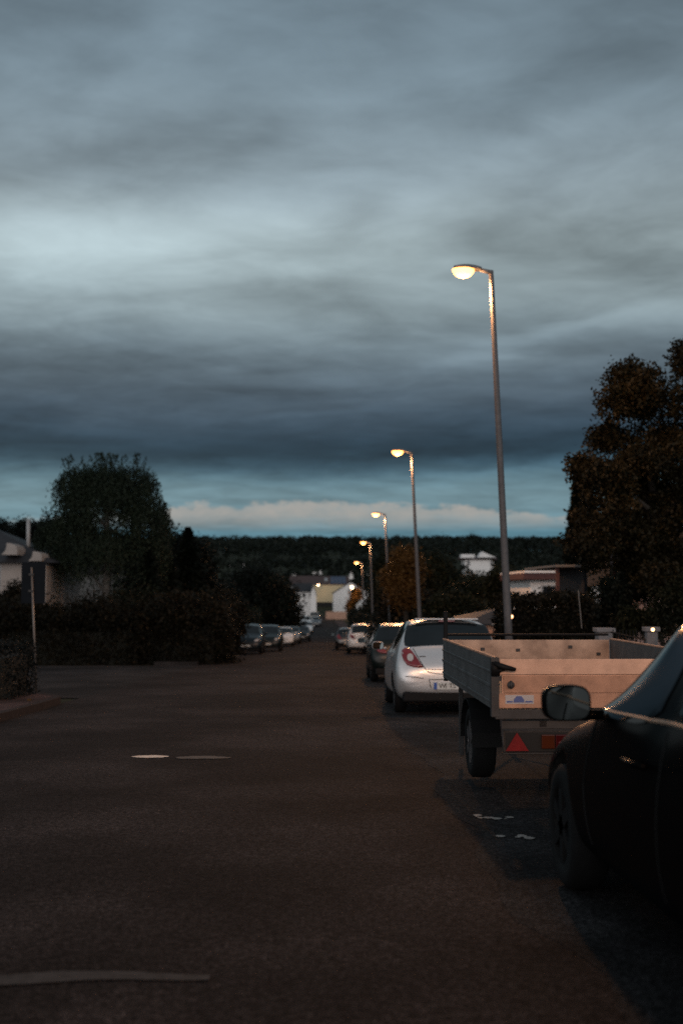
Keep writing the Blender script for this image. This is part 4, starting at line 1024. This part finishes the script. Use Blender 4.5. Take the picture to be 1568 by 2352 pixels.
# skyline bumps: bigger trees standing out on the crest
for i, (px, py, w, h, lab) in enumerate([(1010, 1232, 40, 20, 'rounded clump on the skyline, right of the second lamp'), (1085, 1232, 18, 16, 'pointed clump on the skyline before the tall lamp pole'), (1187, 1238, 6, 17, 'slim pointed tree on the skyline right of the tall lamp pole'),
        (1225, 1240, 16, 12, 'low round clump on the skyline near the right tree'), (945, 1240, 12, 14, 'small pointed clump on the skyline left of the rounded one')]):
    Y = 640; lo = px_lobe(px, py + h * .4, Y, w * .5, h * .6); 
    lobes = [px_lobe(px + k * w * .55, py + abs(k) * h * .25 + h * .4, Y, w * .42, h * .6) for k in (-1, 0, 1)] + [px_lobe(px, py + h, Y, w * .9, h * .6)]
    tree('skyline_tree', (lo[0], Y, G(Y)), lobes, 1500, .9, L_far, lab, 'trees standing out on the skyline', .8, 8, .4)

# ------------------------------------------------------------------ right side beyond the parked cars
tree('lamplit_tree', (at(930, 1400, 60).x, 60, G(60)), [px_lobe(925, 1288, 60, 26, 26), px_lobe(908, 1325, 60, 26, 26), px_lobe(945, 1310, 60, 26, 30), px_lobe(925, 1360, 60, 34, 36)], 9000, .12, L_orange, 'orange lit tree between the second and third street lamps', None, .2)
rt = [(1000, 1330, 75, 44, 50, L_green, 'dark leafy tree right of the orange tree'), (1085, 1368, 58, 60, 36, L_green, 'broad dark tree below the white villa'), (890, 1390, 90, 50, 52, L_dark, 'dark tree overhanging the far end of the right kerb'),
      (874, 1400, 120, 34, 34, L_dark, 'dark tree beside the orange tree at the street end'), (1150, 1345, 50, 36, 36, L_green, 'dark shrubby tree behind the tall lamp pole'), (950, 1395, 66, 70, 36, L_hedge, 'low brownish tree behind the dark green hatchback'), (1040, 1400, 44, 60, 32, L_green, 'low green tree above the silver hatchback roof'), (890, 1315, 100, 30, 45, L_green, 'dark tree behind the third lamp')]
for px, py, Y, w, h, m, lab in rt:
    lobes = [px_lobe(px, py, Y, w, h), px_lobe(px - w * .5, py + h * .4, Y, w * .6, h * .7), px_lobe(px + w * .5, py + h * .35, Y + 1, w * .65, h * .7), px_lobe(px + w * .1, py - h * .35, Y, w * .5, h * .6)]
    tree('leafy_tree', (at(px, 1400, Y).x, Y, G(Y)), lobes, 11000, .1 * (Y / 45) ** .6, m, lab, 'leafy trees right of the street', .16 * Y / 45, 12)
hedge('garden_hedge', at(1080, 1400, 41).x, 8.2, 33.5, 34.8, 1.35, L_green, 12000, .07, 'green hedge behind the silver car and salmon wall', .15)
hedge('garden_hedge', at(815, 1430, 100).x, at(815, 1430, 100).x + 2, 60, 110, 2.1, L_dark, 30000, .13, 'long dark hedge along the far right pavement', .3)
hedge('garden_hedge', 4.9, 6.0, 36, 59, 1.7, L_green, 30000, .09, 'hedge along the right pavement beyond the silver car', .25)
# salmon garage wall with dark sloping roof
Yg = 29; ga = empty('garden_shed', (at(1138, 1440, Yg).x, Yg, G(Yg)), label='salmon walled low shed with dark sloping roof beside the silver car', cat='shed')
zt_ = at(0, 1437, Yg).z - G(Yg); x0 = at(1075, 1440, Yg).x - ga.location.x; x1 = at(1172, 1440, Yg).x - ga.location.x
bx('wall', M_salm, x0, x1, 0, 2, -.1, zt_, ga)
zA = at(0, 1437, Yg).z - G(Yg) + .01; zB = at(0, 1421, Yg).z - G(Yg); zC = at(0, 1399, Yg).z - G(Yg)
MB().add([(x0 - .25, -.15, zA), (x1, -.15, zA), (x1, 1.2, zC), (x0 - .25, 1.2, zB), (x0 - .25, -.15, zA + .03), (x1, -.15, zA + .03), (x1, 1.2, zC + .03), (x0 - .25, 1.2, zB + .03)],
         [(0, 1, 2, 3), (4, 5, 6, 7), (0, 1, 5, 4), (1, 2, 6, 5), (2, 3, 7, 6), (3, 0, 4, 7)]).build('roof', M_blue, ga)
bx('gutter', M_frame, x1 - .5, x1 + .02, -.2, -.152, zA + .0, zA + .04, ga)
# reddish hedge right of the tall lamp
Yq = 22.6
hedge('trimmed_hedge', at(1166, 1420, Yq).x, at(1352, 1420, Yq).x, Yq - .2, Yq + 1.4, at(0, 1377, Yq).z - G(Yq), L_hedge, 26000, .05, 'trimmed brownish hedge right of the tall lamp pole', .07)
# bungalow
Yb = 44; bz = G(Yb); X0, X1 = at(1205, 1350, Yb).x, at(1420, 1350, Yb).x
bu = empty('bungalow', ((X0 + X1) / 2, Yb + 3, bz), label='white flat-roofed bungalow with brown fascia behind the trimmed hedge', cat='house')
l = bu.location
bx('wall', M_white, X0 - l.x + .2, X1 - l.x, -3, 3, -.2, at(0, 1331, Yb).z - bz, bu)
mt = Matrix.Rotation(R(-1.2), 4, 'Y')
bx('fascia', M_fascia, X0 - l.x - .15, X1 - l.x - 1.0, -3.5, 3.4, at(0, 1331, Yb).z - bz + .003, at(0, 1316, Yb).z - bz, bu)
bx('roof_edge', M_white, X0 - l.x - .12, X1 - l.x - 1.0, -3.55, 3.4, at(0, 1316, Yb).z - bz + .003, at(0, 1311, Yb).z - bz, bu)
bx('upper_wall', M_pink, at(1322, 0, Yb).x - l.x, X1 - l.x - .2, -2.9, 3, at(0, 1331, Yb).z - bz, at(0, 1304, Yb).z - bz, bu)
a, c = at(1246, 1371, Yb), at(1290, 1347, Yb)
f = bx('window', M_frame, a.x - l.x - .06, c.x - l.x + .06, -3.04, -2.98, a.z - bz - .06, c.z - bz + .06, bu); bx('pane', M_win, a.x - l.x, c.x - l.x, -3.06, -3.03, a.z - bz, c.z - bz, f)
for px, py, Y, w, h, lab in ((1305, 1345, 40, 14, 26, 'thin shrub before the bungalow wall'), (1345, 1335, 38, 14, 30, 'leafy shrub against the bungalow corner')):
    tree('garden_shrub', (at(px, 1400, Y).x, Y, G(Y)), [px_lobe(px, py, Y, w, h), px_lobe(px, py + 40, Y, w * 1.2, h * 1.4)], 2500, .07, L_green, lab, 'shrubs before the bungalow', .1, 8, .03, 'shrub')
# carport
Yc = 27; cz = G(Yc); CX0, CX1 = at(1338, 1400, Yc).x, at(1416, 1400, Yc).x
cp_ = empty('carport', ((CX0 + CX1) / 2, Yc, cz), label='dark flat-roofed carport between the hedge and the large tree', cat='carport'); l = cp_.location; zt2 = at(0, 1297, Yc).z - cz
bx('roof', M_grren, at(1255, 0, Yc).x - l.x, CX1 - l.x + .12, -.2, 4, zt2 - .06, zt2, cp_, .01)
bx('back_wall', M_blue, CX0 - l.x, CX1 - l.x, 3, 3.1, 0, zt2 - .065, cp_)
bx('side_wall', M_roofd, CX0 - l.x, CX0 - l.x + .06, .1, 3, 0, zt2 - .065, cp_)
bx('post', M_fascia, CX1 - l.x - .1, CX1 - l.x, -.05, .05, 0, zt2 - .065, cp_, .005)
bx('post', M_fascia, at(1258, 0, Yc).x - l.x, at(1258, 0, Yc).x - l.x + .08, -.05, .05, 0, zt2 - .065, cp_, .005)
a = at(1335, 1443, 18.6); b_ = at(1327, 1355, 18.6); fp_ = empty('garden_pole', (a.x, 18.6, G(18.6)), label='very thin pale pole standing on the left gate pillar', cat='pole')
MB().tube([(0, 0, a.z - G(18.6) - .0), (b_.x - a.x, 0, b_.z - G(18.6))], .008, 6).build('pole', M_postw, fp_)
fp_.location.z = G(18.6)
for pxa, pxb, ya, Y, mm, lab in ((1369, 1403, 1442, 18.4, M_gpl, 'left stone gate pillar behind the trailer front corner'), (1482, 1506, 1440, 17, M_gpl, 'right pale gate pillar between trailer and near car')):
    a, c = at(pxa, ya, Y), at(pxb, ya, Y); z0 = G(Y); e = empty('gate_pillar', ((a.x + c.x) / 2, Y, z0), label=lab, cat='gate pillar', group='gate pillars'); w = (c.x - a.x) / 2
    hz = a.z - z0; n_c = 4
    for i in range(n_c): bx('stone', mm, -w, w, -w, w, i * (hz - .07) / n_c + .004, (i + 1) * (hz - .07) / n_c - .004, e, .008)
    bx('cap_stone', mm, -w - .03, w + .03, -w - .03, w + .03, hz - .066, hz, e, .008)
# low rail fence between pillars
a, c = at(1403, 1452, 18), at(1482, 1475, 17); fe = empty('iron_fence', (a.x, 18, G(18)), label='low dark iron fence between the gate pillars', cat='fence')
d = Vector((c.x - a.x, -1, 0)); hz = a.z - G(18)
MB().tube([(0, 0, hz), (d.x, d.y, hz - .08)], .015, 6).build('rail', M_plastic, fe); MB().tube([(0, 0, .2), (d.x, d.y, .2)], .015, 6).build('rail', M_plastic, fe)
for i in range(10): t = (i + .5) / 10; MB().tube([(d.x * t, d.y * t, .1), (d.x * t, d.y * t, hz + .05)], .008, 6).build('bar', M_plastic, fe)
# pink wall house behind
Yk = 30; kx = at(1440, 1400, Yk).x; kz = G(Yk); kh = empty('pink_house', (kx + 5, Yk + 4, kz), label='pink rendered house half hidden by the large tree on the right', cat='house')
bx('wall', M_pink, -5, 6, -4, -1, -.2, at(0, 1345, Yk).z - kz, kh); 
MB().add([(-5.4, -4.4, 0), (6.4, -4.4, 0), (6.4, -.6, 0), (-5.4, -.6, 0), (-5.4, -2.5, 1.6), (6.4, -2.5, 1.6)], [(0, 1, 5, 4), (2, 3, 4, 5), (1, 2, 5), (3, 0, 4), (3, 2, 1, 0)]).build('roof', M_roofd, kh).location.z = at(0, 1345, Yk).z - kz
f = bx('window', M_frame, -.2, 1.0, -4.05, -3.98, 1.0, 2.1, kh); bx('pane', M_win, -.14, .94, -4.07, -4.04, 1.06, 2.04, f)
tree('garden_shrub', (at(1530, 1420, 24).x, 24, G(24)), [px_lobe(1540, 1400, 24, 44, 50), px_lobe(1500, 1430, 24, 50, 26), px_lobe(1440, 1432, 24, 30, 30), px_lobe(1580, 1380, 24, 30, 60)], 9000, .055, L_green, 'leafy garden shrub against the pink wall', 'shrubs before the pink house', .09, 10, .03, 'shrub')
hedge('side_hedge', 5.0, 5.6, 8, 16.5, 1.15, L_hedge, 16000, .04, 'low hedge beside the pavement behind the trailer', .08)

tree('dark_bush', (at(1405, 1420, 25).x, 25, G(25)), [px_lobe(1408, 1375, 25, 34, 50), px_lobe(1395, 1425, 25, 34, 30), px_lobe(1425, 1410, 25, 28, 40)], 9000, .06, L_dark, 'tall dark bush between the carport and the pink wall', None, .09, 10, .04, 'shrub')

# the large tree on the right
YT = 25.5; sT = F / YT
tl = [(1505, 900, 95, 60), (1450, 880, 45, 45), (1560, 960, 120, 100), (1640, 900, 110, 100), (1432, 930, 34, 34), (1480, 1010, 70, 60), (1400, 1085, 62, 42), (1345, 1090, 34, 34), (1460, 1110, 80, 60), (1395, 1170, 76, 60), (1500, 1200, 110, 90), (1620, 1130, 140, 140),
      (1450, 1235, 90, 50), (1555, 1270, 95, 60), (1345, 1225, 45, 48), (1355, 1262, 60, 26), (1480, 1290, 60, 40), (1620, 1290, 120, 60), (1500, 1330, 60, 26), (1600, 830, 40, 40), (1395,1010,20,18), (1540, 1060, 90, 70), (1580, 1130, 90, 70), (1540, 1180, 90, 60)]
lob = [px_lobe(x, y, YT + (i % 3 - 1) * .5, w * .88, h * .88, .9) for i, (x, y, w, h) in enumerate(tl)]
sub = []
for l_ in lob:
    sub.append((*l_[:3], l_[3] * .8, l_[4] * .8, l_[5] * .8))
    for _ in range(7):
        d_ = rng.normal(size=3); d_ /= np.linalg.norm(d_); r_ = rng.uniform(.16, .40)
        sub.append((l_[0] + d_[0] * l_[3] * .95, l_[1] + d_[1] * l_[4] * .95, l_[2] + d_[2] * l_[5] * .95, r_ * 1.2, r_, r_ * .8))
lob = sub
bt = tree('large_tree', (at(1600, 1400, YT).x, YT, G(YT)), lob, 130000, .062, L_right, 'large leafy tree on the right with orange lit twig tips', None, .07, 12, .22, limbs=8, shell=.1, spread=1.3)
tree('leaning_branch_tree', (at(1548, 1440, 27).x, 27, G(27)), [px_lobe(1470, 1352, 27, 34, 18), px_lobe(1440, 1345, 27, 30, 22), px_lobe(1510, 1345, 27, 30, 18)], 3500, .075, L_right, 'thin leaning tree before the pink wall', None, .1, 10, .05, limbs=2, spread=.5)
conifer(1322, 1108, 58, 62, 9000, 'dark conifer at the left flank of the large right tree')
conifer(1345, 1080, 60, 85, 9000, 'taller dark conifer tucked behind the large right tree')

# ------------------------------------------------------------------ haze
HAZE = 0
if HAZE:
    hz = MB().box(-1400, 1400, -35, 1050, -7, 48).build('haze', None); hz.data.materials.clear()
    m = bpy.data.materials.new('haze'); m.use_nodes = True; t = m.node_tree; t.nodes.clear()
    pv_ = t.nodes.new('ShaderNodeVolumePrincipled'); pv_.inputs['Color'].default_value = (.85, .88, .9, 1); pv_.inputs['Density'].default_value = HAZE; pv_.inputs['Anisotropy'].default_value = .75
    mo = t.nodes.new('ShaderNodeOutputMaterial'); t.links.new(pv_.outputs[0], mo.inputs['Volume']); hz.data.materials.append(m)
    m.cycles.volume_sampling = 'MULTIPLE_IMPORTANCE'; m.cycles.homogeneous_volume = True
    tag(hz, 'thin evening haze', None, None, 'stuff')
